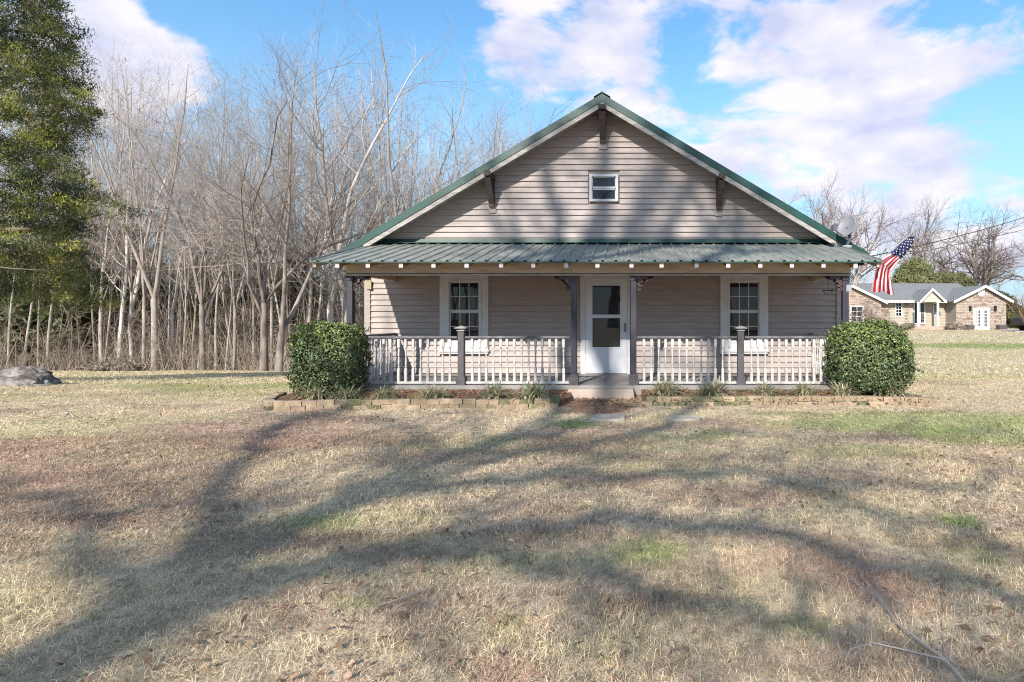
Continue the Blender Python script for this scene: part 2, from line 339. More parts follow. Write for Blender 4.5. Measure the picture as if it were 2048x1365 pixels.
# ------------------------------------------------------------------ grass
def inhouse(x, y):
    return ((x > np.where(y < 9.9, -5.55, -5.8)) & (x < 4.75) & (y > 8.5) & (y < 21.5) & ~((x > -1.0) & (x < .25) & (y < 9.3)))
def blades(n, d0, d1, wid, hgt, seg, dens_pow=1.0):
    d = (d0**(dens_pow+1)+rng.random(n)*(d1**(dens_pow+1)-d0**(dens_pow+1)))**(1/(dens_pow+1))
    x = -1.20*d-1.0+rng.random(n)*(2.0*d+2.6); y = d+(rng.random(n)-.5)*.05
    k = ~inhouse(x, y)
    tuft = fbm(x*4, y*4, 77, 3)
    clay = ell(x, y, 1200, 812, 85, 15)
    k &= rng.random(n) < (.35+1.3*tuft)*(1-.9*clay)
    x = x[k]; y = y[k]; d = d[k]; tuft = tuft[k]; n = len(x)
    z = terrain(x, y)
    col = lawn(x+rng.normal(0, .03, n), y+rng.normal(0, .03, n))
    t = rng.random(n)
    col = col*(.50+.95*rng.random(n)**1.3)[:, None]
    pale = rng.random(n) < .22
    col[pale] = col[pale]*.4+np.array((.62, .54, .38))*.6
    br = rng.random(n) < .12
    col[br] = col[br]*.5+np.array((.30, .17, .10))*.5
    gr = rng.random(n) < .05
    col[gr] = col[gr]*.5+np.array((.18, .24, .06))*.5
    az = rng.random(n)*2*np.pi+fbm(x*2, y*2, 55, 2)*5; tilt = np.clip(rng.normal(1.12, .33, n), .1, 1.52)
    h = hgt*(.5+.9*rng.random(n))*(.65+.7*tuft); w = wid*(.7+.6*rng.random(n))
    dirh = np.stack([np.cos(az), np.sin(az), np.zeros(n)], 1); side = np.stack([-np.sin(az), np.cos(az), np.zeros(n)], 1)
    roll = rng.normal(0, .6, n)[:, None]
    side = side*np.cos(roll)+np.array((0, 0, 1.))*np.sin(roll)
    base = np.stack([x, y, z-.004], 1); up = np.array((0, 0, 1.))
    if seg == 1:
        tip = base+dirh*(h*np.sin(tilt))[:, None]+up*(h*np.cos(tilt))[:, None]
        V = np.stack([base-side*w[:, None]/2, base+side*w[:, None]/2, tip], 1).reshape(-1, 3)
        F = np.arange(3*n).reshape(-1, 3); cc = np.repeat(col, 3, 0)
    else:
        t1 = tilt*.55; mid = base+dirh*(h*.5*np.sin(t1))[:, None]+up*(h*.5*np.cos(t1))[:, None]
        t2 = tilt*1.3; tip = mid+dirh*(h*.55*np.sin(t2))[:, None]+up*(h*.55*np.cos(t2))[:, None]
        V = np.stack([base-side*w[:, None]/2, base+side*w[:, None]/2, mid-side*w[:, None]*.4, mid+side*w[:, None]*.4, tip], 1).reshape(-1, 3)
        o = np.arange(n)[:, None]*5
        F = np.concatenate([o+np.array([[0, 1, 3]]), o+np.array([[0, 3, 2]]), o+np.array([[2, 3, 4]])]); cc = np.repeat(col, 5, 0)
    return V, F, cc
parts = [blades(165000, 1.4, 3.6, .0030, .046, 2, .8), blades(170000, 3.5, 6.5, .0048, .046, 2, .7), blades(290000, 6.4, 13, .009, .045, 1, .6), blades(190000, 12.5, 30, .024, .06, 1, .6), blades(80000, 29, 62, .06, .07, 1, .6)]
off = 0; Vs = []; Fs = []; Cs = []
for V, F, c in parts: Vs.append(V); Fs.append(F+off); Cs.append(c); off += len(V)
gr = inst('lawn_grass', fmesh('lawn_grass', np.concatenate(Vs), np.concatenate(Fs), M['grass'], False, np.concatenate(Cs)), (0, 0, 0))
tag(gr, 'short dry winter grass, straw coloured with green patches, covering the whole lawn', 'grass', kind='stuff')
# fallen leaves: curled little quads
def leaves(n, d0, d1, s, cols, name, label, cat):
    d = (d0**1.6+rng.random(n)*(d1**1.6-d0**1.6))**(1/1.6); x = (-1.2+rng.random(n)*2.0)*d; y = d
    k = ~inhouse(x, y) & (rng.random(n) < sstep((fbm(x*1.2, y*1.2, 91, 3)-.42)/.2)+.12); x = x[k]; y = y[k]; n = len(x)
    az = rng.random(n)*6.28; L_ = s*(.6+.8*rng.random(n)); w = L_*(.25+.3*rng.random(n)); tl = rng.normal(0, .45, n)
    a = np.stack([np.cos(az)*np.cos(tl), np.sin(az)*np.cos(tl), np.sin(tl)], 1)*L_[:, None]; b_ = np.stack([-np.sin(az), np.cos(az), rng.normal(0, .5, n)], 1)*w[:, None]
    c0 = np.stack([x, y, terrain(x, y)+.018+.014*rng.random(n)], 1); up = np.array((0, 0, 1.))*(w*.4)[:, None]
    V = np.stack([c0-a, c0+b_+up, c0+a, c0-b_+up], 1).reshape(-1, 3); o = np.arange(n)[:, None]*4
    F = np.concatenate([o+np.array([[0, 1, 2]]), o+np.array([[0, 2, 3]])])
    cc = np.array(cols)[rng.integers(0, len(cols), n)]*(.6+.7*rng.random(n))[:, None]
    ob = inst(name, fmesh(name, V, F, M['grass'], False, np.repeat(cc, 4, 0)), (0, 0, 0)); tag(ob, label, cat, kind='stuff')
leaves(11000, 1.6, 13, .021, [(.36, .22, .14), (.46, .31, .21), (.25, .15, .10), (.52, .39, .28)], 'fallen_leaves', 'dry brown fallen leaves scattered through the lawn grass', 'leaves')

# mulch chips by the step
n = 2600; x = rng.uniform(-5.3, 4.6, n); y = rng.uniform(8.5, 9.85, n); k = (x > -1.0) & (x < .25)
kk = np.where(k, rng.random(n) < .9, rng.random(n) < .7); x = x[kk]; y = y[kk]; n = len(x); inb = ~((x > -1.0) & (x < .25))
az = rng.random(n)*6.28; L_ = .012+.02*rng.random(n); a = np.stack([np.cos(az), np.sin(az), rng.normal(0, .3, n)], 1)*L_[:, None]; b_ = np.stack([-np.sin(az), np.cos(az), rng.normal(0, .3, n)], 1)*(L_*.5)[:, None]
c0 = np.stack([x, y, np.where(inb, .11, terrain(x, y)+.015)], 1)
V = np.stack([c0-a-b_, c0+a-b_, c0+a+b_, c0-a+b_], 1).reshape(-1, 3)
nb_ = 9000; bx = rng.uniform(-5.3, 4.6, nb_); by = rng.uniform(8.55, 9.8, nb_); kq = (rng.random(nb_) < sstep((fbm(bx*1.5, by*2, 44, 3)-.40)/.2)*np.where(bx < -1, 1, .35)) & ~((bx > -1.1) & (bx < .3)); bx = bx[kq]; by = by[kq]; nb_ = len(bx)
az_ = rng.random(nb_)*6.28; hh_ = rng.uniform(.02, .055, nb_); bs = np.stack([bx, by, np.full(nb_, .098)], 1); sd_ = np.stack([np.cos(az_), np.sin(az_), 0*az_], 1)*.006
bV = np.stack([bs-sd_, bs+sd_, bs+np.stack([rng.normal(0, .02, nb_), rng.normal(0, .02, nb_), hh_], 1)], 1).reshape(-1, 3)
bc = np.array([(.24, .30, .09), (.34, .36, .14), (.45, .40, .24)])[rng.integers(0, 3, nb_)]
tag(inst('bed_weeds', fmesh('bed_weeds', bV, np.arange(3*nb_).reshape(-1, 3), M['grass'], False, np.repeat(bc, 3, 0)), (0, 0, 0)), 'thin green weeds creeping over the soil of the porch beds', 'weeds', kind='stuff')
tag(inst('mulch_chips', fmesh('mulch_chips', V, np.arange(4*n).reshape(-1, 4), M['chip']), (0, 0, 0)), 'reddish bark chips strewn over the beds and before the step', 'mulch', kind='stuff')

# ------------------------------------------------------------------ the farmhouse
YW, HC, HB = 11.9, -.57, 9.3          # front wall plane, centre line, depth of the house
XL, XR = -5.60, 4.47; FZ = .167
APEX, SL, HALF = 5.92, .597, 5.45
def ztop(x): return APEX-SL*abs(x-HC)
house = empty('farmhouse', (HC, YW, 0), 'grey-beige clapboard farmhouse with green metal gable roof and railed front porch', 'house')
yb = YW+HB
mb = MB()
zc = ztop(XR)-.13
mb.prism([(XL, 0), (XR, 0), (XR, zc), (HC, APEX-.13), (XL, zc)], YW+.03, yb, 'y')
wall = mb.build('wall', M['side_wall'], house)
mb = MB().box(XL-.03, XR+.03, YW-.015, YW+.03, 0, FZ-.002); mb.build('foundation', M['concrete'], house)
# siding courses, each its own board
PITCH = .12; wins = [(-4.03, -3.00, .585, 2.34), (-1.065, .012, 0, 2.36), (1.915, 2.926, .585, 2.34), (-.885, -.222, 3.79, 4.425)]
def board(x0, x1, x0t, x1t, z0, h):
    a = [(YW+.03, 0), (YW-.020, 0), (YW-.029, .004), (YW-.028, .012), (YW+.002, h), (YW+.03, h)]
    vs = []; n = 6
    for xe, xt in ((x0, x0t), (x1, x1t)):
        for (yy, zz) in a: vs.append((xe+(xt-xe)*zz/h, yy, z0+zz))
    return MB().add(vs, [(0, 1, 2, 3, 4, 5), (11, 10, 9, 8, 7, 6)]+[(i, i+6, (i+1) % 6+6, (i+1) % 6) for i in range(6)])
k = 0; z = FZ+.01
while z < APEX-.22:
    hw0 = min((APEX-.11-z)/SL, 9); hw1 = min((APEX-.11-z-PITCH)/SL, 9)
    l0, r0 = max(XL+.09, HC-hw0), min(XR-.09, HC+hw0); l1, r1 = max(XL+.09, HC-hw1), min(XR-.09, HC+hw1)
    cuts = [(l0, l1)]; segs = []
    spans = [(l0, r0)]
    for (a, b_, c, d_) in wins:
        if z+PITCH*.7 > c and z < d_-PITCH*.3:
            ns = []
            for (s0, s1) in spans:
                if a > s0 and b_ < s1: ns += [(s0, a), (b_, s1)]
                else: ns.append((s0, s1))
            spans = ns
    out = []
    for (s0, s1) in spans:
        if s1-s0 > 4.2:
            c = s0+(s1-s0)*(.3+.4*((k*7) % 5)/4); out += [(s0, c), (c+.002, s1)]
        else: out.append((s0, s1))
    for (s0, s1) in out:
        board(s0, s1, l1 if s0 == l0 else s0, r1 if s1 == r0 else s1, z, PITCH-.002).build('siding_board', M['siding'], wall)
    z += PITCH; k += 1
# side walls: courses run the length of the house
for xs_, sg in ((XL, -1), (XR, 1)):
    z = FZ+.01; me = None
    while z < zc-.05:
        mb = MB().prism([(xs_, z), (xs_+sg*.022, z), (xs_+sg*.022, z+.012), (xs_+sg*.004, z+PITCH-.003), (xs_, z+PITCH-.003)], YW+.06, yb, 'y')
        mb.build('siding_board', M['siding'], wall); z += PITCH
    MB().box(xs_-(.09 if sg > 0 else .03), xs_+(.03 if sg > 0 else .09), YW-.045, YW+.06, FZ, zc).build('corner_board', M['siding'], house)

# main roof: two slopes of ribbed sheet, rake trims, fascia
YR0, YR1 = 11.42, yb+.4
for sg, nm in ((-1, 'left'), (1, 'right')):
    xe = HC+sg*HALF
    mb = MB(); mb.prism([(HC, APEX-.035), (xe, ztop(xe)-.035), (xe, ztop(xe)-.115), (HC, APEX-.115)], YR0+.04, YR1, 'y')
    o = mb.build('roof_slope', M['tinmain'], house)
    n_r = 42
    rb = MB()
    d = Vector((sg, 0, -SL)).normalized()
    rb.bar((HC, 0, APEX-.025), (xe, 0, ztop(xe)-.025), .03, .03)
    a = np.array(rb.v); c = Vector(((a.min(0)+a.max(0))/2).tolist()); rb.v = [(q[0]-c.x, q[1]-c.y, q[2]-c.z) for q in rb.v]; rme = rb.mesh('rib', M['tinmain'])
    for i in range(n_r): inst('rib', rme, (c.x, YR0+.25+i*.23, c.z), o)
    MB().prism([(HC, APEX+.012), (xe, ztop(xe)+.012), (xe, ztop(xe)-.145), (HC, APEX-.145)], YR0-.012, YR0+.038, 'y').build('rake_trim', M['greenroof'], house)
    MB().prism([(HC, APEX-.147), (xe-sg*.05, ztop(xe-sg*.05)-.147), (xe-sg*.05, ztop(xe-sg*.05)-.25), (HC, APEX-.25)], YR0+.004, YR0+.034, 'y').build('rake_fascia', M['fascia'], house)
    MB().prism([(HC, APEX-.118), (xe, ztop(xe)-.118), (xe, ztop(xe)-.135), (HC, APEX-.135)], YR0+.04, YW-.03, 'y').build('soffit', M['fascia'], house)
    MB().box(min(xe, xe+sg*.02), max(xe, xe+sg*.02), YR0+.05, YR1, ztop(xe)-.2, ztop(xe)-.02).build('eave_trim', M['greenroof'], house)
MB().prism([(HC-.17, APEX-.06), (HC-.155, APEX-.075+.03), (HC, APEX+.055), (HC+.155, APEX-.045), (HC+.17, APEX-.06), (HC, APEX+.03)], YR0-.03, YR1, 'y').build('ridge_cap', M['greenroof'], house)
# knee brackets under the rake
def bracket(x, zt, drop, w=.125):
    b_ = MB(); b_.bar((x, YW-.02, zt), (x, YR0-.03, zt), w, .10)
    o = b_.build('knee_bracket', M['darkwood'], house)
    MB().box(x-w*.45, x+w*.45, YW-.115, YW-.026, zt-drop, zt-.05).build('bracket_leg', M['darkwood'], o)
    MB().bar((x, YW-.10, zt-drop+.10), (x, YR0+.05, zt-.06), w*.9, .085, (0, 0, 1)).build('brace', M['darkwood'], o)
    MB().box(x-w*.58, x+w*.58, YW-.046, YW-.02, zt-drop-.12, zt-drop+.12).build('mounting_block', M['siding'], o)
bracket(HC, APEX-.25, .62, .15)
bracket(-2.92, ztop(-2.92)-.20, .62); bracket(1.88, ztop(1.88)-.20, .62)

# windows
def window(x0, x1, z0, z1, tw, cols, rows, tt=None, sill=True, curtain=False):
    """outer trim box; glass inset by tw; two sashes"""
    wn = MB(); tt = tt or tw; yf = YW-.062
    gx0, gx1, gz0, gz1 = x0+tw, x1-tw, z0+tt*(1.3 if sill else 1), z1-tt
    wn.box(x0, gx0, yf, YW+.02, z0, z1); wn.box(gx1, x1, yf, YW+.02, z0, z1); wn.box(gx0, gx1, yf, YW+.02, gz1, z1); wn.box(gx0, gx1, yf, YW+.02, z0, gz0)
    w = wn.build('window', M['white'], house, bevel=.004)
    if sill: MB().box(x0-.015, x1+.015, yf-.03, yf+.002, z0+.05, z0+.085).build('sill', M['white'], w)
    e = .035; fr_ = MB()
    fr_.box(gx0-.05, gx0, yf-.012, yf-.001, gz0-.05, gz1+.05); fr_.box(gx1, gx1+.05, yf-.012, yf-.001, gz0-.05, gz1+.05)
    fr_.box(gx0, gx1, yf-.012, yf-.001, gz1, gz1+.05); fr_.box(gx0, gx1, yf-.012, yf-.001, gz0-.05, gz0)
    fr_.build('frame', M['white'], w, bevel=.003)
    zm = (gz0+gz1)/2
    for si, (a, b_) in enumerate(((gz0, zm-.02), (zm+.02, gz1))):
        ys_ = YW-.012 if si == 0 else YW-.03
        s = MB(); s.box(gx0, gx0+e*.6, ys_, ys_+.02, a, b_); s.box(gx1-e*.6, gx1, ys_, ys_+.02, a, b_)
        s.box(gx0, gx1, ys_, ys_+.022, a-.02, a+.014); s.box(gx0, gx1, ys_, ys_+.022, b_-.014, b_+.02)
        s.build('sash', M['white'], w)
        px0, px1 = gx0+e*.6, gx1-e*.6; cw = (px1-px0)/cols; rh = (b_-a-.028)/rows
        pm = MB().box(-cw/2+.006*(cols > 1), cw/2-.006*(cols > 1), -.002, .002, -rh/2+.006*(rows > 1), rh/2-.006*(rows > 1)).mesh('pane', M['glass'])
        for i in range(cols):
            for j in range(rows):
                inst('pane', pm, (px0+cw*(i+.5), ys_+.012, a+.014+rh*(j+.5)), w)
        for i in range(1, cols): MB().box(px0+cw*i-.008, px0+cw*i+.008, ys_+.003, ys_+.017, a+.014, b_-.014).build('muntin', M['white'], w)
        for j in range(1, rows): MB().box(px0, px1, ys_+.001, ys_+.016, a+.014+rh*j-.008, a+.014+rh*j+.008).build('muntin', M['white'], w)
    MB().box(gx0, gx1, YW+.0315, YW+.034, gz0, gz1).build('room_shade_sheet', M['dark'], w)  # thin black sheet close behind the panes, in place of an unlit interior
    if sill: MB().prism([(gx0+.02, gz0+.18), (gx1-.02, gz0+.16), (gx1-.10, gz0+.42), ((gx0+gx1)/2+.05, zm-.07), ((gx0+gx1)/2-.08, zm-.09), (gx0+.10, gz0+.38)], YW+.024, YW+.030, 'y').build('curtain_panel', M['curtain'], w)  # pale tent-shaped curtain panel, added behind the lower sash for glass brightness
    return w
window(-4.03, -3.00, .59, 2.33, .198, 3, 2, .22)
window(1.915, 2.926, .59, 2.33, .188, 3, 2, .22)
window(-.862, -.245, 3.815, 4.40, .055, 1, 1, .055, sill=False)

# storm door
yd = YW-.03
fr_ = MB(); fr_.box(-1.053, -.937, YW-.062, YW+.03, FZ, 2.34); fr_.box(-.062, .0, YW-.062, YW+.03, FZ, 2.34); fr_.box(-.937, -.062, YW-.062, YW+.03, 2.20, 2.34)
fr_.build('door_frame', M['white'], house, bevel=.004)
dx0, dx1 = -.932, -.067; gx0, gx1 = -.798, -.202; ga, gb, gc_, gd = .735, 1.355, 1.42, 2.04
d_ = MB(); d_.box(dx0, gx0, yd-.03, yd+.01, FZ+.012, 2.195); d_.box(gx1, dx1, yd-.03, yd+.01, FZ+.012, 2.195)
d_.box(gx0, gx1, yd-.03, yd+.01, FZ+.012, ga); d_.box(gx0, gx1, yd-.03, yd+.01, gb, gc_); d_.box(gx0, gx1, yd-.03, yd+.01, gd, 2.195)
door = d_.build('storm_door', M['door_white'], house, bevel=.003)
for (a, b_) in ((ga, gb), (gc_, gd)):
    MB().box(gx0, gx1, yd-.008, yd-.004, a, b_).build('pane', M['glass'], door)
    f_ = MB(); w_ = .022
    f_.box(gx0-w_, gx0+.004, yd-.038, yd-.031, a-w_, b_+w_); f_.box(gx1-.004, gx1+w_, yd-.038, yd-.031, a-w_, b_+w_); f_.box(gx0+.004, gx1-.004, yd-.038, yd-.031, b_-.004, b_+w_); f_.box(gx0+.004, gx1-.004, yd-.038, yd-.031, a-w_, a+.004)
    f_.build('glazing_bead', M['door_white'], door)
MB().box(gx0, gx1, YW+.0315, YW+.034, ga, gd).build('room_shade_sheet', M['dark'], door)  # black sheet behind the door glass, interior shade put into its colour
MB().box(-.115, -.092, yd-.075, yd-.05, 1.06, 1.25).box(-.112, -.095, yd-.055, yd-.03, 1.07, 1.10).box(-.112, -.095, yd-.055, yd-.03, 1.21, 1.24).build('handle', M['black'], door)
MB().box(dx0-.006, dx0+.006, yd-.04, yd-.03, .35, .45).box(dx0-.006, dx0+.006, yd-.04, yd-.03, 1.2, 1.3).box(dx0-.006, dx0+.006, yd-.04, yd-.03, 1.95, 2.05).build('hinge', M['galv'], door)

# porch: slab, step, posts, beam, rafters, roof
PXL, PXR, YP, YE = -5.05, 3.91, 10.0, 9.56
MB().box(PXL-.08, PXR+.08, 9.87, YW-.016, 0, FZ).build('porch_floor', M['concrete'], house, bevel=.01)
MB().prism([(-1.08, -.02), (.085, -.02), (.055, .148), (-1.05, .148)], 9.50, 9.868, 'y').build('door_step', M['step'], house, bevel=.012)
beam = MB().box(PXL, PXR, YP-.06, YP+.07, 2.155, 2.40).build('porch_beam', M['beam'], house, bevel=.004)
MB().box(PXL-.004, PXR+.004, YP-.085, YP-.062, 2.112, 2.142).build('beam_moulding', M['fascia'], house)
MB().box(PXL, PXR, YP-.055, YP+.06, 2.13, 2.152).build('beam_plate', M['darkwood'], house)
for sx in (PXL+.03, PXR-.03):
    MB().box(sx-.03, sx+.06 if sx < 0 else sx+.03, YP+.072, YW-.03, 2.14, 2.34).build('side_beam', M['beam'], house)
RS = .2564; ZE = 2.335
def zr(y): return ZE+(y-YE)*RS
RXL, RXR = -5.45, 4.30
def postm(name, x, y, w, z0, z1, m): return MB().box(x-w/2, x+w/2, y-w/2, y+w/2, z0, z1).build(name, m, house, bevel=.006)
posts = []
for x in (-4.99, -1.0, .063, 3.84):
    p = postm('porch_post', x, YP, .105, FZ, 2.112, M['post']); posts.append(p)
    bt = MB(); bt.box(x-.085, x+.085, YP-.085, YP+.085, FZ, FZ+.15); bt.prism([(x-.085, FZ+.15), (x+.085, FZ+.15), (x+.056, FZ+.19), (x-.056, FZ+.19)], YP-.08, YP+.08, 'y')
    bt.build('post_base', M['boot'], p, bevel=.005)
    MB().box(x-.062, x+.062, YP-.062, YP+.058, 2.03, 2.11).build('post_collar', M['post'], p)
# gingerbread corbels
def fret(x, sg, light):
    y0, y1 = YP-.02, YP+.012; z = 2.108; mb = MB()
    def arc(cx, cz, r, a0, a1, t=.016, n=8):
        for i in range(n):
            a = math.radians(a0+(a1-a0)*i/n); b_ = math.radians(a0+(a1-a0)*(i+1)/n)
            o = [(x+sg*(cx+(r+q)*math.cos(w)), z-(cz+(r+q)*math.sin(w))) for w, q in ((a, -t), (a, t), (b_, t), (b_, -t))]
            mb.prism(o, y0, y1, 'y')
    mb.box(min(x, x+sg*.36), max(x, x+sg*.36), y0, y1, z-.025, z)
    mb.box(min(x+sg*.05, x+sg*.075), max(x+sg*.05, x+sg*.075), y0, y1, z-.26, z-.025)
    arc(.34, .26, .235, 180, 270, .02, 9); arc(.135, .085, .05, 0, 360, .014, 10); arc(.22, .05, .03, 0, 300, .011, 8); arc(.10, .18, .03, 30, 330, .011, 8); arc(.30, .045, .024, 0, 360, .01, 7)
    return mb.build('corbel', M['fretlight'] if light else M['fret'], house)
fret(-4.99, 1, 0); fret(-1.0, -1, 0); fret(.063, 1, 0); fret(3.84, -1, 0)
# rafters with white painted ends
for px in (676, 737, 803, 868, 934, 1003, 1067, 1133, 1195, 1263, 1323, 1393, 1456, 1520, 1583, 1646, 1710):
    x = (px-VX)/FPX*9.62; mb = MB(); mb.prism([(9.60, zr(9.60)-.035), (YW-.03, zr(YW-.03)-.035), (YW-.03, zr(YW-.03)-.12), (9.60, zr(9.60)-.115)], x-.032, x+.032, 'x')
    r_ = mb.build('rafter', M['rawwood'] , house)
    MB().box(x-.034, x+.034, 9.592, 9.60, zr(9.6)-.118, zr(9.6)-.034).build('rafter_end', M['white'], r_)
MB().prism([(9.59, zr(9.59)-.018), (YW-.03, zr(YW-.03)-.018), (YW-.03, zr(YW-.03)-.032), (9.59, zr(9.59)-.032)], RXL+.03, RXR-.03, 'x').build('roof_decking', M['rawwood'], house)
for xx in (RXL+.02, RXR-.06):
    MB().prism([(9.60, zr(9.60)-.034), (YW-.03, zr(YW-.03)-.034), (YW-.03, zr(YW-.03)-.13), (9.60, zr(9.60)-.11)], xx, xx+.04, 'x').build('fly_rafter', M['beam'], house)
proof = empty('porch_roof', ((RXL+RXR)/2, 10.7, 2.6), None, None); proof.parent = house; proof.location = WL[proof.name]-WL[house.name]
npan = 11; pw = (RXR-RXL)/npan; yt = YW-.028
def profile(w):      # ribbed sheet: four ribs per sheet
    pts = []; rp = w/4
    for i in range(4):
        c = rp*(i+.5)
        pts += [(c-.030, 0), (c-.016, .024), (c+.016, .024), (c+.030, 0)]
        if i < 3: pts += [(c+rp*.5-.012, 0), (c+rp*.5, .004), (c+rp*.5+.012, 0)]
    return [(0, 0)]+pts+[(w, 0)]
pr_ = profile(pw)
for i in range(npan):
    x0 = RXL+i*pw; vs = []; n_ = len(pr_); jit = R.uniform(-.004, .004)
    yy = [YE+jit, YE+.6, YE+1.2, YE+1.8, yt]
    for q in yy:
        for (u, v) in pr_: vs.append((x0+u, q, zr(q)+v+(R.uniform(-.002, .002) if v == 0 else 0)))
    for q in yy:
        for (u, v) in pr_: vs.append((x0+u, q, zr(q)+v-.006))
    off_ = n_*len(yy); fs = []
    for r_ in range(len(yy)-1):
        for j in range(n_-1):
            a = r_*n_+j; fs += [(a, a+1, a+n_+1, a+n_), (off_+a, off_+a+n_, off_+a+n_+1, off_+a+1)]
    for j in range(n_-1): fs.append((j, off_+j, off_+j+1, j+1))
    MB().add(vs, fs).build('roof_panel', M['tin'], proof)
MB().prism([(YE-.008, ZE-.030), (YE+.004, ZE-.030), (YE+.004, ZE-.008), (YE-.008, ZE-.008)], RXL, RXR, 'x').build('eave_trim', M['greenroof'], proof)
zf = zr(YW-.03)
MB().prism([(YW-.027, zf-.01), (YW-.20, zf-.025+.028), (YW-.20, zf-.01+.02), (YW-.055, zf+.022), (YW-.045, zf+.10), (YW-.027, zf+.10)], XL+.3, RXR-.02, 'x').build('flashing', M['greenroof'], proof)
for sx in (RXL-.012, RXR): MB().prism([(YE, ZE-.03), (yt, zr(yt)-.03), (yt, zr(yt)+.03), (YE, ZE+.03)], sx, sx+.012, 'x').build('side_trim', M['tin'], proof)

# railings
TOPZ = 1.4-42/111.9
def balmesh():
    h = TOPZ-.03-(FZ+.055); mb = MB(); w = .022
    mb.box(-w, w, -w, w, 0, h*.30); mb.box(-w, w, -w, w, h*.79, h)
    prof = [(.020, .30), (.012, .315), (.021, .335), (.013, .35), (.020, .42), (.014, .52), (.010, .54), (.019, .555), (.010, .57), (.014, .60), (.020, .70), (.012, .76), (.021, .775), (.014, .79)]
    mb.lathe([(r, z*h) for r, z in prof], n=8); return mb.mesh('baluster', M['baluster'])
bal = balmesh()
def railing(x0, y0, x1, y1, name='porch_railing', first=None):
    along_x = abs(x1-x0) > abs(y1-y0); w = .045
    top = MB(); bot = MB()
    if along_x: top.box(x0, x1, y0-w, y0+w, TOPZ-.03, TOPZ+.012); bot.box(x0, x1, y0-.03, y0+.03, FZ+.02, FZ+.06); Ln = x1-x0
    else: top.box(x0-w, x0+w, y0, y1, TOPZ-.03, TOPZ+.012); bot.box(x0-.03, x0+.03, y0, y1, FZ+.02, FZ+.06); Ln = y1-y0
    r_ = top.build(name, M['rail'], house, bevel=.006); bot.build('bottom_rail', M['baluster'], r_, bevel=.004)
    n = max(1, round(Ln/.1285)-1); stp = Ln/(n+1)
    for i in range(n):
        q = (i+1)*stp+R.uniform(-.004, .004)
        inst('baluster', bal, (x0+q if along_x else x0, y0 if along_x else y0+q, FZ+.058), r_, (R.uniform(-.006, .006), R.uniform(-.008, .008), R.uniform(-.1, .1)))
N1, N2 = (923-VX)/111.9, (1481-VX)/111.9
for a, b_ in ((-4.93, N1-.07), (N1+.07, -1.06), (.125, N2-.07), (N2+.07, 3.78)): railing(a, YP, b_, YP)
railing(-4.99, YP+.06, -4.99, YW-.03); railing(3.84, YP+.06, 3.84, YW-.03)
for x in (N1, N2):
    p = MB().box(x-.055, x+.055, YP-.055, YP+.055, FZ, 1.13).build('newel_post', M['boot'], house, bevel=.006)
    MB().box(x-.08, x+.08, YP-.08, YP+.08, FZ-.03, FZ+.15).build('post_base', M['boot'], p, bevel=.006)
    cp = MB(); cp.box(x-.07, x+.07, YP-.07, YP+.07, 1.13, 1.145); cp.box(x-.04, x+.04, YP-.04, YP+.04, 1.145, 1.175); cp.box(x-.10, x+.10, YP-.10, YP+.10, 1.175, 1.19)
    cp.add([(x-.08, YP-.08, 1.19), (x+.08, YP-.08, 1.19), (x+.08, YP+.08, 1.19), (x-.08, YP+.08, 1.19), (x, YP, 1.225)], [(0, 1, 4), (1, 2, 4), (2, 3, 4), (3, 0, 4)])
    cp.build('post_cap', M['fascia'], p)
# porch ceiling lamp above the door
lm = MB(); lm.lathe([(.02, 0), (.085, .01), (.09, .04), (.04, .06)], (-.48, YW-.25, 2.245), 12); lm.build('door_lamp', M['brass'], house, smooth=False)
# small yellow bird-house plaque at the left corner, ornament on the right
o = MB().box(-5.57, -5.47, YW-.08, YW-.047, 1.96, 2.12).prism([(-5.58, 2.12), (-5.46, 2.12), (-5.52, 2.18)], YW-.085, YW-.047, 'y').build('porch_plaque', M['plaque'])
tag(o, 'small yellowish house-shaped plaque fixed high at the left end of the porch wall', 'plaque')
o = MB().box(3.55, 3.75, YP+.3, YP+.32, 1.86, 1.88).tube([(3.57, YP+.31, 1.86), (3.6, YP+.31, 1.78), (3.65, YP+.31, 1.82), (3.70, YP+.31, 1.78), (3.73, YP+.31, 1.86)], .008, 5).tube([(3.65, YP+.31, 1.88), (3.65, YP+.31, 2.13)], .005, 5).build('hanging_ornament', M['black'])
tag(o, 'small black iron ornament hanging under the right end of the porch', 'ornament')

# ------------------------------------------------------------------ dish, flag, cables
pb = P(1692, 497, 11.3); pb.z = zr(11.3)
dish = empty('satellite_dish', pb, 'grey satellite dish on a short mast at the right end of the porch roof', 'satellite dish')
pt = P(1700, 474, 11.25)
MB().tube([pb, P(1697, 484, 11.28), pt], .026, 8).build('mast', M['galv'], dish)
MB().box(pb.x-.08, pb.x+.08, pb.y-.08, pb.y+.08, pb.z-.01, pb.z+.035).build('mount_foot', M['galv'], dish)
cen = P(1693, 452, 11.1); nrm = (Vector((-.62, -.62, .32))).normalized(); a = nrm.cross(Vector((.35, 0, 1))).normalized(); b_ = nrm.cross(a).normalized()
mb = MB(); vs = []; fs = []; nr, nn = 6, 28
for i in range(nr+1):
    for k in range(nn):
        r_ = i/nr; q = 2*math.pi*k/nn; vs.append(cen+a*(.185*r_*math.cos(q))+b_*(.245*r_*math.sin(q))+nrm*(-.055*(1-r_*r_)))
for i in range(nr):
    for k in range(nn): fs.append((i*nn+k, i*nn+(k+1) % nn, (i+1)*nn+(k+1) % nn, (i+1)*nn+k))
mb.add(vs, fs); o = mb.build('reflector', M['dish'], dish, smooth=True); sm = o.modifiers.new('thick', 'SOLIDIFY'); sm.thickness = .012
lnb = P(1669, 460, 10.9)
MB().tube([pt, P(1690, 476, 11.15), lnb], .012, 6).build('feed_arm', M['dishdark'], dish)
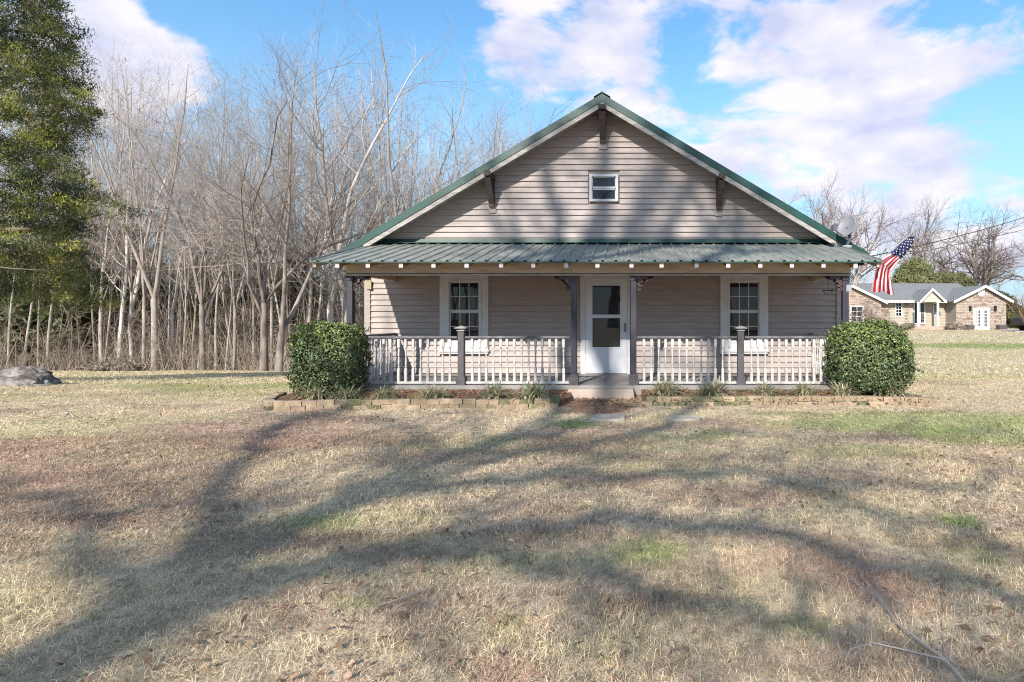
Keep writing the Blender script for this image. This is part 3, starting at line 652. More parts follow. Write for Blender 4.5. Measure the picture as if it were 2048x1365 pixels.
MB().box(lnb.x-.04, lnb.x+.03, lnb.y-.03, lnb.y+.06, lnb.z-.02, lnb.z+.10).box(lnb.x-.02, lnb.x+.07, lnb.y-.01, lnb.y+.03, lnb.z+.08, lnb.z+.12).build('receiver', M['dishdark'], dish)
MB().bar(pt, cen-nrm*.05, .05, .08).build('bracket', M['dishdark'], dish)

fp0, fp1 = P(1698, 577, 9.98), P(1831, 459, 9.9)
flag = empty('house_flag', fp0, 'stars and stripes flag drooping from a slanted pole at the right porch corner', 'flag')
MB().tube([fp0, fp1], .009, 8).build('flagpole', M['pole'], flag)
MB().box(fp0.x-.06, fp0.x+.03, fp0.y-.04, fp0.y+.04, fp0.z-.06, fp0.z+.06).build('pole_holder', M['galv'], flag)
MB().lathe([(.005, -.02), (.022, 0), (.005, .025)], fp1, 8).build('finial', M['pole'], flag)
Lp = [(1820, 474), (1804, 485), (1789, 499), (1780, 509), (1770, 514), (1758, 521), (1752, 538), (1746, 560), (1742, 582)]
Rp = [(1830, 473), (1826, 487), (1815, 504), (1804, 516), (1793, 528), (1783, 541), (1781, 553), (1784, 570), (1788, 589)]
def lerp(pl, t):
    t = t*(len(pl)-1); i = min(int(t), len(pl)-2); f = t-i; a, b_ = pl[i], pl[i+1]; return (a[0]+(b_[0]-a[0])*f, a[1]+(b_[1]-a[1])*f)
NT, NS = 48, 52; vs = []; fs = []; mi = []
def fpt(t, s):
    l, r_ = lerp(Lp, t), lerp(Rp, t)
    wig = .10*math.sin(s*9+t*5)*math.sin(s*math.pi)
    ss = s+wig*.35
    d = 9.86+.055*math.sin(s*13+t*6)*(.4+t)+.03*math.sin(t*17+s*3)
    return P(l[0]+(r_[0]-l[0])*ss, l[1]+(r_[1]-l[1])*ss+2.5*math.sin(s*9)*t, d)
for i in range(NT+1):
    for j in range(NS+1): vs.append(fpt(i/NT, j/NS))
for i in range(NT):
    for j in range(NS):
        t_, s_ = (i+.5)/NT, (j+.5)/NS; fs.append((i*(NS+1)+j, i*(NS+1)+j+1, (i+1)*(NS+1)+j+1, (i+1)*(NS+1)+j))
        cant = t_ < .36+.03*s_
        mi.append(2 if cant else int(s_*9+.35*t_) % 2)
mb = MB(); mb.v = [tuple(v) for v in vs]; mb.f = fs; mb.mi = mi
o = mb.build('flag_cloth', [M['fwhite'], M['fred'], M['fblue']], flag, smooth=True)
sm_ = MB()
q = [((.011 if i % 2 == 0 else .0045)*math.sin(i*math.pi/5), (.011 if i % 2 == 0 else .0045)*math.cos(i*math.pi/5)) for i in range(10)]
sm_.prism([(u*1.5, v*1.5) for u, v in q], -.002, .002, 'y'); stm = sm_.mesh('star', M['fwhite'])
for i in range(7):
    for j in range(4):
        t_ = .06+i*.045; s_ = .14+j*.24+(.1 if i % 2 else 0)
        if s_ > .95: continue
        p = fpt(t_, s_); p.y -= .012; inst('star', stm, p, flag, (0, .4, 0))

def cable(p, q, sag, r, label):
    pts = []
    for i in range(25):
        t_ = i/24; v = p.lerp(q, t_); v.z -= sag*4*t_*(1-t_); pts.append(v)
    o = MB().tube(pts, r, 6).build('power_cable', M['black']); tag(o, label, 'cable', 'overhead cables'); return o
cable(P(1742, 513, 11.6), P(2260, 345, 26), .35, .012, 'upper black overhead cable running from the eave behind the flag to the right')
cable(P(1745, 522, 12.5), P(2260, 395, 34), .25, .009, 'lower thin overhead cable crossing the bare trees at the right')

# ------------------------------------------------------------------ edging bricks
def brickmesh(L_, w, h, sd):
    r_ = random.Random(sd); j = lambda s=.004: r_.uniform(-s, s); ch = .008
    vs = []
    for z, e in ((0, 0), (h-ch, 0), (h, ch)):
        for (sx, sy) in ((-1, -1), (1, -1), (1, 1), (-1, 1)): vs.append((sx*(L_/2-e)+j(), sy*(w/2-e)+j(), z+j(.003)))
    fs = [(3, 2, 1, 0), (8, 9, 10, 11)]+[(a*4+i, a*4+(i+1) % 4, a*4+4+(i+1) % 4, a*4+4+i) for a in (0, 1) for i in range(4)]
    return MB().add(vs, fs).mesh('brick', M['brick'])
BM = [brickmesh(L_, .13, .073, i) for i, L_ in enumerate((.19, .20, .15, .24, .17))]
BL = [.19, .20, .15, .24, .17]
BMm = []
for m_ in BM:
    c = m_.copy(); c.materials[0] = M['brickmoss']; BMm.append(c)
def edging(pts, label, moss):
    o = empty('brick_edging', (pts[0][0], pts[0][1], 0), label, 'edging')
    for course in (0, 1):
        # walk along the polyline
        segs = [(Vector(pts[i]), Vector(pts[i+1])) for i in range(len(pts)-1)]; tot_ = sum((b_-a).length for a, b_ in segs); s = .0 if course else -.08
        while s < tot_-.05:
            k = R.randrange(5); Lb = BL[k]; m = s+Lb/2; acc = 0
            for a, b_ in segs:
                ln = (b_-a).length
                if m <= acc+ln or (a, b_) == segs[-1]: break
                acc += ln
            p = a+(b_-a)*max(0, min(1, (m-acc)/ln)); an = math.atan2(b_.y-a.y, b_.x-a.x)
            ms_ = (BMm if (R.random() < moss(p.x)) else BM)[k]
            z = tz(p.x, p.y)-.015+course*.076+R.uniform(-.002, .003)
            inst('brick', ms_, (p.x+R.uniform(-.004, .004), p.y+R.uniform(-.008, .008)-(0 if course else .012), max(z, -.02+course*.074)), o, (0, 0, an+R.uniform(-.03, .03)))
            s += Lb+.008
    return o
edging([(-5.78, 9.3), (-5.66, 8.85), (-5.46, 8.42), (-5.32, 8.29), (-4.8, 8.30), (-4.1, 8.40), (-3.4, 8.47), (-2.2, 8.52), (-1.08, 8.60)], 'two-course tan brick border in front of the bed left of the step', lambda x: .75 if (-4.3 < x < -3.8 or x > -2.1) else .12)
edging([(.26, 8.80), (1.2, 8.77), (2.6, 8.80), (3.6, 8.80), (4.72, 8.68)], 'two-course tan brick border in front of the bed right of the step', lambda x: .45 if x < 1.8 else .12)

# stepping stones
def slab(px, py, w, l, label, sd):
    x, y = G(px, py); r_ = random.Random(sd); n = 10
    pts = [(x+w/2*math.copysign(abs(math.cos(a))**.5, math.cos(a))*r_.uniform(.9, 1.05), y+l/2*math.copysign(abs(math.sin(a))**.5, math.sin(a))*r_.uniform(.9, 1.05)) for a in [2*math.pi*i/n for i in range(n)]]
    z = tz(x, y); o = MB().prism(pts, z-.02, z+.035, 'z').build('stepping_stone', M['stone'], bevel=.01); tag(o, label, 'stepping stone', 'stepping stones')
slab(1217, 838, .48, .42, 'flat pale stepping stone directly in front of the door step', 1)
slab(1368, 840, .46, .34, 'flat stepping stone sunk in grass right of the door step', 2)

# boulder at the far left
def rock(px, py, d, sx, sy, sz, sd, name, label, cat='rock'):
    import bmesh
    bm = bmesh.new(); bmesh.ops.create_icosphere(bm, subdivisions=4, radius=1)
    from mathutils import noise
    for v in bm.verts:
        n_ = noise.noise(v.co*1.3+Vector((sd, 0, 0)))*.35+noise.noise(v.co*3.5+Vector((0, sd, 0)))*.16+noise.noise(v.co*9)*.05
        f_ = 1+n_; v.co = Vector((v.co.x*sx*f_, v.co.y*sy*f_, max(v.co.z, -.3)*sz*(f_+.2*math.floor(2.5*v.co.z)/2)))
    me = bpy.data.meshes.new(name); bm.to_mesh(me); bm.free(); me.materials.append(M['rock'])
    x = (px-VX)/FPX*d; o = inst(name, me, (x, d, tz(x, d)+.02)); tag(o, label, cat); return o
rock(25, 750, 11.9, .85, .55, .30, 3, 'boulder', 'large lichen-grey boulder lying on the lawn below the cedar', 'boulder')

# ------------------------------------------------------------------ trees
def segmesh(name, S, n, m):
    """S: list of (p0,p1,r0,r1)"""
    A = np.array([(*a, *b_, r0, r1) for a, b_, r0, r1 in S]); P0, P1, R0, R1 = A[:, :3], A[:, 3:6], A[:, 6], A[:, 7]
    d = P1-P0; d /= np.linalg.norm(d, axis=1)[:, None]+1e-9; ref = np.where(np.abs(d[:, 2:3]) > .9, np.array([[1., 0, 0]]), np.array([[0, 0, 1.]]))
    u = np.cross(d, ref); u /= np.linalg.norm(u, axis=1)[:, None]; w = np.cross(d, u); V = []
    for P_, R_ in ((P0, R0), (P1, R1)):
        for k in range(n):
            q = 2*np.pi*k/n; V.append(P_+(u*np.cos(q)+w*np.sin(q))*R_[:, None])
    V = np.stack(V, 1).reshape(-1, 3); o = (np.arange(len(S))*2*n)[:, None]
    F = np.concatenate([o+np.array([[k, (k+1) % n, n+(k+1) % n, n+k]]) for k in range(n)])
    return fmesh(name, V, F, m, n > 3)
def chainmesh(name, chains, n, m):
    V = []; F = []; off = 0
    for pts, rs in chains:
        pts = np.array(pts); d = np.gradient(pts, axis=0); d /= np.linalg.norm(d, axis=1)[:, None]+1e-9
        ref = np.array([.2, .97, .1]); u = np.cross(d, ref); u /= np.linalg.norm(u, axis=1)[:, None]; w = np.cross(d, u)
        for k in range(n): pass
        an = 2*np.pi*np.arange(n)/n; rr = np.array(rs)[:, None, None]
        V.append((pts[:, None]+(u[:, None]*np.cos(an)[None, :, None]+w[:, None]*np.sin(an)[None, :, None])*rr).reshape(-1, 3))
        m_ = len(pts); i = (np.arange(m_-1)[:, None]*n+np.arange(n)[None]).ravel(); j = (np.arange(m_-1)[:, None]*n+(np.arange(n)[None]+1) % n).ravel()
        F.append(np.stack([i, j, j+n, i+n], 1)+off); off += m_*n
    return fmesh(name, np.concatenate(V), np.concatenate(F), m, True)
def rvec(r): return Vector((r.gauss(0, 1), r.gauss(0, 1), r.gauss(0, 1)))
def grow(r, p, d, ln, rad_, lv, out, prm):
    ns = prm['ns'][lv]; pts = [p.copy()]; rs = [rad_]; rt = rad_*prm['tip'][lv]
    st = ln/ns
    for i in range(ns):
        d = (d+rvec(r)*prm['wig'][lv]+Vector((0, 0, prm['up'][lv]))).normalized(); p = p+d*st; pts.append(p.copy()); f = (i+1)/ns; rs.append(rad_*(1-f)+rt*f)
    out[lv].append((pts, rs))
    if lv+1 < len(prm['ns']):
        n = prm['kids'][lv]; n = max(1, int(n*(.75+.5*r.random())*(min(1.3, max(.45, ln/prm['ref'][lv])) if lv else 1)))
        for k in range(n):
            f = prm['start'][lv]+(1-prm['start'][lv])*((k+r.random())/n); q = f*ns; i = min(int(q), ns-1); g_ = q-i
            pp = pts[i].lerp(pts[i+1], g_); rr = rs[i]*(1-g_)+rs[i+1]*g_; dd = (pts[i+1]-pts[i]).normalized()
            az = rvec(r); pe = dd.cross(az).normalized(); an = math.radians(r.uniform(*prm['ang'][lv]))
            nd_ = (dd*math.cos(an)+pe*math.sin(an)).normalized()
            l2 = prm['len'][lv]*ln*(1.1-.6*f if lv == 0 else 1)*r.uniform(.6, 1.2)
            grow(r, pp, nd_, l2, min(rr*.7, max(rr*r.uniform(.4, .62), prm['rmin'])), lv+1, out, prm)
FOREST = dict(ns=[14, 6, 4, 2], tip=[.12, .2, .3, .5], wig=[.045, .12, .16, .12], up=[.02, .09, .05, .03], kids=[21, 8, 6, 0], start=[.24, .2, .15, 0], ang=[(22, 48), (25, 55), (25, 60), (0, 0)],
              len=[.34, .42, .42, 0], ref=[1, 4.2, 1.5, 1], rmin=.0125)
def make_tree(seed, H=17, r=.17, prm=FOREST, lean=0, fork=False, trunkm='bark', twigm='twig', leafn=0, thin=3):
    rr = random.Random(seed); out = [[] for _ in prm['ns']]
    d = Vector((lean, rr.uniform(-.03, .03), 1)).normalized()
    if fork:
        nf = 2 if fork is True else fork; hb = H*rr.uniform(.12, .3)
        out0 = [[] for _ in prm['ns']]; p2 = dict(prm); p2['kids'] = [0]+prm['kids'][1:]
        p = Vector((0, 0, -.3)); pts = [p, p+d*hb*.5, p+d*hb]; out[0].append((pts, [r*1.35, r*1.1, r]))
        for i in range(nf):
            a = 2*math.pi*(i+rr.random()*.5)/nf; d2 = (d+Vector((math.cos(a), math.sin(a), 0))*rr.uniform(.16, .34)).normalized()
            p3 = dict(prm); p3['kids'] = [max(7, int(prm['kids'][0]*1.4/nf))]+prm['kids'][1:]
            grow(rr, pts[-1].copy(), d2, H-hb, r*.72, 0, out, p3)
    else:
        grow(rr, Vector((0, 0, -.3)), d, H, r, 0, out, prm)
        pts, rs = out[0][0]; rs[0] *= 1.35
    tm = chainmesh('trunk', out[0]+[c for c in out[1] if c[1][0] > .05], 8, M[trunkm])
    S = [(a, b_, r0, r1) for lv in (1, 2, 3) if lv < len(out) for pts, rs in out[lv] if not (lv == 1 and rs[0] > .05) for a, b_, r0, r1 in zip(pts[:-1], pts[1:], rs[:-1], rs[1:])]
    cm = segmesh('crown', S, thin, M[twigm])
    if leafn:
        tips = [c[0][-1] for c in out[-1]]; tips.sort(key=lambda q: -q.z); tips = tips[:max(4, len(tips)//2)]; V = []
        for i in range(leafn):
            q = rr.choice(tips)+rvec(rr)*.12; a = rvec(rr).normalized()*.05; b_ = a.cross(rvec(rr)).normalized()*.03; V += [q-a, q+b_, q+a, q-b_]
        lm_ = fmesh('leaves', np.array([tuple(v) for v in V]), np.arange(len(V)).reshape(-1, 4), M['deadleaf'])
    else: lm_ = None
    return tm, cm, lm_
def vheight(v):
    a = np.empty(len(v[1].vertices)*3, np.float32); v[1].vertices.foreach_get('co', a); return float(np.percentile(a[2::3], 98.5))
def put_tree(v, x, y, s=1, sz=None, rot=0, label='', group=None, name='bare_tree', cat='tree'):
    o = empty(name, (x, y, tz(x, y)), label, cat, group); sc = (s, s, sz or s)
    a = inst('trunk', v[0], (x, y, tz(x, y)), o, (0, 0, rot), sc); inst('crown', v[1], (x, y, tz(x, y)), o, (0, 0, rot), sc)
    if v[2]: inst('leaves', v[2], (x, y, tz(x, y)), o, (0, 0, rot), sc)
    return o
VAR = [make_tree(1, 17, .10, trunkm='barkwhite', twigm='twigpale', leafn=260), make_tree(2, 18, .115, trunkm='bark', twigm='twig'), make_tree(3, 16, .09, lean=.05, trunkm='barkwhite', twigm='twigpale'),
       make_tree(4, 17, .15, fork=True, trunkm='barkdark', twigm='twig'), make_tree(5, 16, .11, fork=3, trunkm='bark', twigm='twigpale'), make_tree(6, 18, .09, lean=.08, trunkm='bark', twigm='twig'),
       make_tree(7, 17, .13, fork=True, lean=-.06, trunkm='barkdark', twigm='twigdark')]
VH = [vheight(v) for v in VAR]
# the ones that stand out along the edge of the wood: px, py(base row), variant, height, label
TOPY = lambda px: float(np.interp(px, [0, 150, 260, 330, 400, 480, 560, 640, 720, 800, 850, 880, 930, 1000, 1050, 1100, 1200], [50, 90, 65, 110, 115, 105, 110, 55, 35, 70, 190, 235, 170, 205, 170, 240, 280]))
def edge_tree(px, d, v, label, s=1.0, rot=None, dh=0, group=None, hy=None, base_h=17):
    x = (px-VX)/FPX*d; zt = CAMH+(HY-(hy if hy is not None else TOPY(px))-dh)/FPX*d; H = zt-tz(x, d)
    put_tree(VAR[v], x, d, s*H/VH[v], H/VH[v], R.uniform(0, 6.28) if rot is None else rot, label, group)
edge_tree(236, 30, 0, 'tall white-barked bare tree with dry leaves left in its top, near the cedar', 1.1)
edge_tree(262, 31, 2, 'second whitish slender tree just right of the leafy-topped one', 1.2)
edge_tree(205, 29, 5, 'pale trunk leaning left beside the cedar at the wood edge', 1.3, 3.0, dh=60)
edge_tree(310, 30, 4, 'clump of pale stems fanning out from one base above the leaf pile', 1.2)
edge_tree(345, 33, 2, 'thin pale trunk between the stem clump and the crooked dark tree', 1.0)
edge_tree(470, 32, 5, 'slim grey-brown tree between the two dark forked trees', 1.0)
edge_tree(556, 26.5, 6, 'thick rough-barked trunk standing close right of the large forked tree', 1.3, 4.0)
edge_tree(612, 33, 1, 'straight grey trunk left of the pale trunks beside the porch roof', 1.1)
edge_tree(664, 31, 2, 'left of two thick pale trunks rising beside the porch roof', 1.9, .3)
edge_tree(692, 30, 1, 'right of two thick pale trunks rising beside the porch roof', 1.7, 1.4)
edge_tree(790, 32, 4, 'many-stemmed bare tree fanning out above the left roof slope', 1.3)
edge_tree(960, 30, 6, 'bare tree with dark twigs rising over the middle of the left roof slope', 1.1, 2.0)
edge_tree(1075, 34, 4, 'small bare crown showing just left of the roof peak', 1.0)
LOOK = ['slender white-barked bare tree with dry leaves in its top', 'straight grey-brown bare tree', 'thin whitish bare tree', 'dark-barked forked bare tree', 'pale many-stemmed bare tree', 'thin leaning bare tree', 'dark twiggy forked bare tree']
AREA = [(110, 'behind the cedar'), (260, 'by the white-barked pair'), (380, 'behind the pale stems'), (500, 'behind the crooked dark tree'), (600, 'behind the large forked tree'), (720, 'beside the porch roof'), (860, 'above the left roof slope'), (1300, 'near the roof peak')]
ROWN = ['front', 'midway', 'deep']
n_ = 0
for row, (d0, d1, cnt) in enumerate(((28.5, 36, 50), (36, 46, 44), (46, 62, 34))):
    for i in range(cnt):
        px = -60+(1190*(i+R.uniform(.1, .9))/cnt); d = R.uniform(d0, d1)
        vv = R.choice([0, 0, 1, 1, 2, 2, 2, 3, 4, 5, 5, 5, 6] if row else [1, 2, 5, 0, 4, 2, 5, 1]); lb = '%s, %s, %s' % (LOOK[vv], ROWN[row], [a for lim, a in AREA if px < lim][0])
        edge_tree(px, d, vv, lb, R.uniform(.6, .95), dh=R.uniform(*((0, 110), (10, 130), (50, 190))[row])*(1 if px < 850 else .25), group='bare trees of the wood left of the house')

# far right trees (the two widest trees of the wood edge follow their builder)
def far_tree(px, d, v, topy, label, s=1.0, group=None): edge_tree(px, d, v, label, s, hy=topy, group=group)
BIG = dict(ns=[9, 9, 6, 4, 2], tip=[.35, .15, .25, .3, .5], wig=[.05, .12, .17, .18, .1], up=[.02, .02, .02, .02, 0], kids=[15, 10, 9, 5, 0], start=[.25, .2, .15, .1, 0], ang=[(35, 65), (25, 55), (25, 55), (20, 50), (0, 0)],
           len=[.62, .42, .42, .4, 0], ref=[1, 6, 2.2, .9, 1], rmin=.036)
def big_tree(seed, H, r, prm=BIG, tm='barkdark', cm='twig'):
    rr = random.Random(seed); out = [[] for _ in prm['ns']]; hb = H*.22; p = Vector((0, 0, -.3)); t0 = Vector((rr.uniform(-.1, .1), 0, hb))
    out[0].append(([p, p.lerp(t0, .5), t0], [r*1.4, r*1.1, r])); nl = 6
    p2 = dict(prm); p2['kids'] = [0, 9, 9, 4, 0]
    for i in range(nl):
        a = 2*math.pi*(i+rr.random()*.6)/nl; th = rr.uniform(.12, .85) if i else .05
        d = Vector((math.cos(a)*math.sin(th), math.sin(a)*math.sin(th), math.cos(th))); grow(rr, t0-Vector((0, 0, rr.uniform(0, hb*.3))), d, H*rr.uniform(.62, .78)*(1-.25*th), r*rr.uniform(.45, .65), 1, out, p2)
    t_ = chainmesh('trunk', out[0]+[c for c in out[1]], 8, M[tm])
    S = [(a, b_, r0, r1) for lv in range(2, len(out)) for pts, rs in out[lv] for a, b_, r0, r1 in zip(pts[:-1], pts[1:], rs[:-1], rs[1:])]
    return t_, segmesh('crown', S, 3, M[cm]), None
VAR.append(big_tree(21, 12, .42, cm='twigdark')); VAR.append(big_tree(22, 12, .36, cm='twigdark', tm='bark')); VAR.append(big_tree(25, 12, .30, cm='twigdark', tm='bark'))
VH += [vheight(v) for v in VAR[7:]]
def wide(px, d, v, H, s, rot, label, group=None):
    H *= 1.08; s *= 1.18
    x = (px-VX)/FPX*d; put_tree(VAR[v], x, d, s*H/VH[v]*1.05, H/VH[v], rot, label, group)
SPR = dict(BIG, rmin=.014, wig=[.05, .17, .20, .2, .1])
VAR.append(big_tree(47, 14, .17, SPR, cm='twig')); VH += [vheight(v) for v in VAR[10:]]
def spread(px, d, v, topy, sx, rot, label):
    x = (px-VX)/FPX*d; H = CAMH+(HY-topy)/FPX*d-tz(x, d); put_tree(VAR[v], x, d, sx*H/VH[v], H/VH[v], rot, label)
spread(405, 29.5, 10, 150, .62, .9, 'crooked dark-barked tree with bare limbs high over the lawn')
spread(528, 27, 10, 135, .8, 2.6, 'large dark forked tree with spreading sinuous limbs left of the holly')
wide(1955, 68, 7, 13.5, 1.0, .4, 'broad spreading bare tree behind the brick neighbour house')
wide(1700, 62, 8, 15.0, .85, 1.9, 'rounded bare tree behind the satellite dish')
wide(1560, 80, 9, 17.0, .9, 3.0, 'pale bare crown just above the right roof slope')
wide(1625, 78, 8, 16.0, .7, 4.2, 'smaller bare crown between the roof slope and the satellite dish')
wide(2090, 60, 9, 12, .9, 2.0, 'bare tree at the right edge of the picture behind the cables')
wide(1860, 85, 9, 17.5, .8, 5.0, 'hazy bare tree left of the broad spreading one')
PL = ['behind the upper right roof slope', 'behind the lower right roof slope', 'left of the satellite dish', 'just right of the satellite dish', 'between satellite dish and flag', 'behind the flag', 'over the left of the neighbour roof', 'behind the neighbour portico', 'over the right gable of the neighbour', 'at the right edge', 'beyond the right edge']
for i, px in enumerate((1480, 1590, 1660, 1700, 1740, 1790, 1830, 1900, 1990, 2060, 2140)):
    far_tree(px, R.uniform(85, 120), R.choice([1, 4, 5, 6]), R.uniform(470, 520), 'distant low bare tree on the skyline '+PL[i], 1.3, 'distant trees right of the house')

# conifer / foliage clumps: faces through a volume
def foliage(seed, n_cl, per, size, shape, m, colf=None, csize=.5, name='crown', up=.0):
    r_ = np.random.default_rng(seed); c = shape(r_, n_cl)
    cl = np.repeat(c, per, 0); n = len(cl); o = r_.normal(0, 1, (n, 3)); o /= np.linalg.norm(o, axis=1)[:, None]; o *= (r_.random(n)**.5)[:, None]*csize*np.array([1, 1, .62])
    p = cl+o; out = o/(np.linalg.norm(o, axis=1)[:, None]+1e-6)
    a = out*.6+r_.normal(0, .7, (n, 3))+np.array([0, 0, up]); a /= np.linalg.norm(a, axis=1)[:, None]; b_ = np.cross(a, r_.normal(0, 1, (n, 3))); b_ /= np.linalg.norm(b_, axis=1)[:, None]
    L_ = size*(.6+.8*r_.random(n))[:, None]
    V = np.stack([p-a*L_*.5-b_*L_*.16, p-a*L_*.5+b_*L_*.16, p+a*L_*.9+b_*L_*.05], 1)
    col = None
    if colf is not None:
        cc = colf(r_, np.repeat(np.arange(n_cl), per), n_cl, o/csize, n); col = np.repeat(cc, 3, 0)
    return fmesh(name, V.reshape(-1, 3), np.arange(3*n).reshape(-1, 3), m, False, col)
# big red cedar at the left
cx, cy = -15.75, 13.0
cz0 = tz(cx, cy)
def cedar_shape(r_, n):
    z = 2.35+(r_.random(n)**.85)*10.9; hr = np.interp(z, [1.7, 2.4, 4.5, 7, 9.5, 12, 13.4], [2.0, 2.6, 2.75, 2.5, 1.9, .9, .2])
    az = r_.random(n)*2*np.pi; lump = .84+1.0*(fbm(az*3.0+10, z*.8, 3, 4)-.45)+.10*r_.random(n)
    rr = hr*lump*(.45+.55*r_.random(n)**.45); return np.stack([np.cos(az)*rr, np.sin(az)*rr, z-.25*rr], 1)
def cedar_col(r_, idx, n_cl, o, n):
    base = np.array([(.30, .31, .07), (.19, .22, .055), (.10, .13, .04), (.05, .065, .035), (.42, .40, .08), (.24, .21, .11)])
    pick = r_.integers(0, 6, n_cl); shade_ = r_.uniform(.35, 1.3, n_cl); c = base[pick][idx]*(.7+.6*r_.random(n))[:, None]*shade_[idx][:, None]; return c
cedar = empty('cedar_tree', (cx, cy, cz0), 'tall dense yellow-green cedar cut off by the left edge of the picture', 'tree')
inst('crown', foliage(5, 3900, 85, .058, cedar_shape, M['cedar'], cedar_col, .27, up=.9), (cx, cy, cz0), cedar)
pr = dict(ns=[12, 5, 3], tip=[.1, .25, .4], wig=[.02, .08, .12], up=[.01, .02, 0], kids=[70, 5, 0], start=[.2, .3, 0], ang=[(65, 95), (30, 60), (0, 0)], len=[.22, .35, 0], ref=[1, 2.5, 1], rmin=.01)
oc = [[], [], []]; grow(random.Random(9), Vector((0, 0, -.2)), Vector((0, 0, 1)), 13, .26, 0, oc, pr)
inst('trunk', chainmesh('trunk', oc[0], 9, M['barkdark']), (cx, cy, cz0), cedar)
inst('branches', segmesh('branches', [(a, b_, r0, r1) for lv in (1, 2) for pts, rs in oc[lv] for a, b_, r0, r1 in zip(pts[:-1], pts[1:], rs[:-1], rs[1:])], 4, M['barkdark']), (cx, cy, cz0), cedar)

# hollies: leaves on a lumpy shell plus twigs inside
def holly(px0, px1, topy, d, name, label, box, seed, n=26000):
    x0, x1 = (px0-VX)/FPX*d, (px1-VX)/FPX*d; cx_ = (x0+x1)/2; rx = (x1-x0)/2-.11; H = CAMH+(HY-topy)/FPX*d-.03; cy_ = d+.05; ry = rx*.92
    r_ = np.random.default_rng(seed); u = r_.normal(0, 1, (n, 3)); u /= np.linalg.norm(u, axis=1)[:, None]
    e = 1/np.power(np.sum(np.abs(u)**box, 1), 1/box); az = np.arctan2(u[:, 1], u[:, 0])
    lump = .90+.34*(fbm(az*2.6+20, u[:, 2]*3.4+9, seed, 3)-.38)
    nsh = 60; ks = 22; sel = slice(0, nsh*ks); us = r_.normal(0, 1, (nsh, 3)); us[:, 2] = us[:, 2]*.6+.25; us /= np.linalg.norm(us, axis=1)[:, None]
    u[sel] = np.repeat(us, ks, 0)+r_.normal(0, .018, (nsh*ks, 3)); u[sel] /= np.linalg.norm(u[sel], axis=1)[:, None]
    e = 1/np.power(np.sum(np.abs(u)**box, 1), 1/box); az = np.arctan2(u[:, 1], u[:, 0]); lump = .90+.34*(fbm(az*2.6+20, u[:, 2]*3.4+9, seed, 3)-.38)
    dep = 1-.34*r_.random(n)**1.6; dep[sel] = 1+np.tile(np.linspace(-.05, .20, ks), nsh)*np.repeat(r_.uniform(.4, 1, nsh), ks); spike = 1+.08*(r_.random(n) < .10)*r_.random(n)
    rr = e*lump*dep*spike; p = u*rr[:, None]*np.array([rx, ry, H/2])+np.array([0, 0, H/2+.03])
    p[:, :2] *= (.80+.22*sstep(p[:, 2]/(H*.3)))[:, None]
    nrm_ = u+r_.normal(0, .55, (n, 3)); nrm_ /= np.linalg.norm(nrm_, axis=1)[:, None]
    a = np.cross(nrm_, r_.normal(0, 1, (n, 3))); a /= np.linalg.norm(a, axis=1)[:, None]; b_ = np.cross(nrm_, a)
    L_ = (.017+.011*r_.random(n))[:, None]; wd = L_*.55; fo = nrm_*L_*.28
    V = np.stack([p-a*L_, p+b_*wd+fo, p+a*L_, p-b_*wd+fo], 1).reshape(-1, 3); o = np.arange(n)[:, None]*4
    F = np.concatenate([o+np.array([[0, 1, 2]]), o+np.array([[0, 2, 3]])])
    col = np.array([(.11, .155, .065), (.16, .20, .10), (.06, .085, .04), (.26, .29, .10)])[r_.choice(4, n, p=[.38, .3, .2, .12])]
    young = (r_.random(n) < .55*sstep((p[:, 2]/H-.45)/.5)); col[young] = col[young]*.35+np.array((.27, .31, .05))*.65
    col = col*(.5+.9*r_.random(n))[:, None]
    ob = empty(name, (cx_, cy_, 0), label, 'shrub')
    inst('foliage', fmesh('foliage', V, F, M['holly'], False, np.repeat(col, 4, 0)), (cx_, cy_, 0), ob)
    S = []; q = random.Random(seed)
    for i in range(150):
        a0 = Vector((q.gauss(0, .06), q.gauss(0, .06), 0)); t_ = Vector(tuple(u[i]*.8*e[i]))
        t_ = Vector((t_.x*rx, t_.y*ry, (t_.z*.9)*H/2+H/2)); m_ = a0.lerp(t_, .5)+Vector((0, 0, .05)); S += [(a0, m_, .012, .008), (m_, t_, .008, .003)]
    inst('stems', segmesh('stems', S, 5, M['barkdark']), (cx_, cy_, 0), ob)
holly(581, 733, 646, 9.2, 'holly_shrub', 'boxy clipped dark green holly at the left corner of the porch', 5.5, 41)
holly(1648, 1832, 640, 9.3, 'holly_shrub', 'larger rounded glossy holly at the right corner of the porch', 2.9, 42, 32000)

# strap-leaved clumps in the beds
def clump(seed, n=170, Lm=.29):
    r_ = random.Random(seed); V = []; F = []; Cc = []
    for i in range(n):
        az = r_.uniform(0, 6.28); an = r_.uniform(.35, 1.5); L_ = Lm*r_.uniform(.55, 1.15); w = .009; p = Vector((r_.gauss(0, .05), r_.gauss(0, .05), 0)); h = Vector((math.cos(az), math.sin(az), 0)); sd = Vector((-h.y, h.x, 0)); k = 5; b0 = len(V)
        c = r_.choice([(.60, .53, .36), (.46, .44, .28), (.70, .61, .43), (.26, .31, .14), (.36, .31, .23)])
        for j in range(k+1):
            f = j/k; ww = w*(1-f**3*.9); V += [tuple(p-sd*ww), tuple(p+sd*ww)]; Cc += [c, c]
            a_ = an*.5+an*1.5*f; p = p+(h*math.sin(a_)+Vector((0, 0, math.cos(a_))))*L_/k
        F += [(b0+2*j, b0+2*j+1, b0+2*j+3, b0+2*j+2) for j in range(k)]
    return fmesh('clump', np.array(V), np.array(F), M['lir'], False, np.array(Cc))
CM = [clump(i) for i in range(4)]
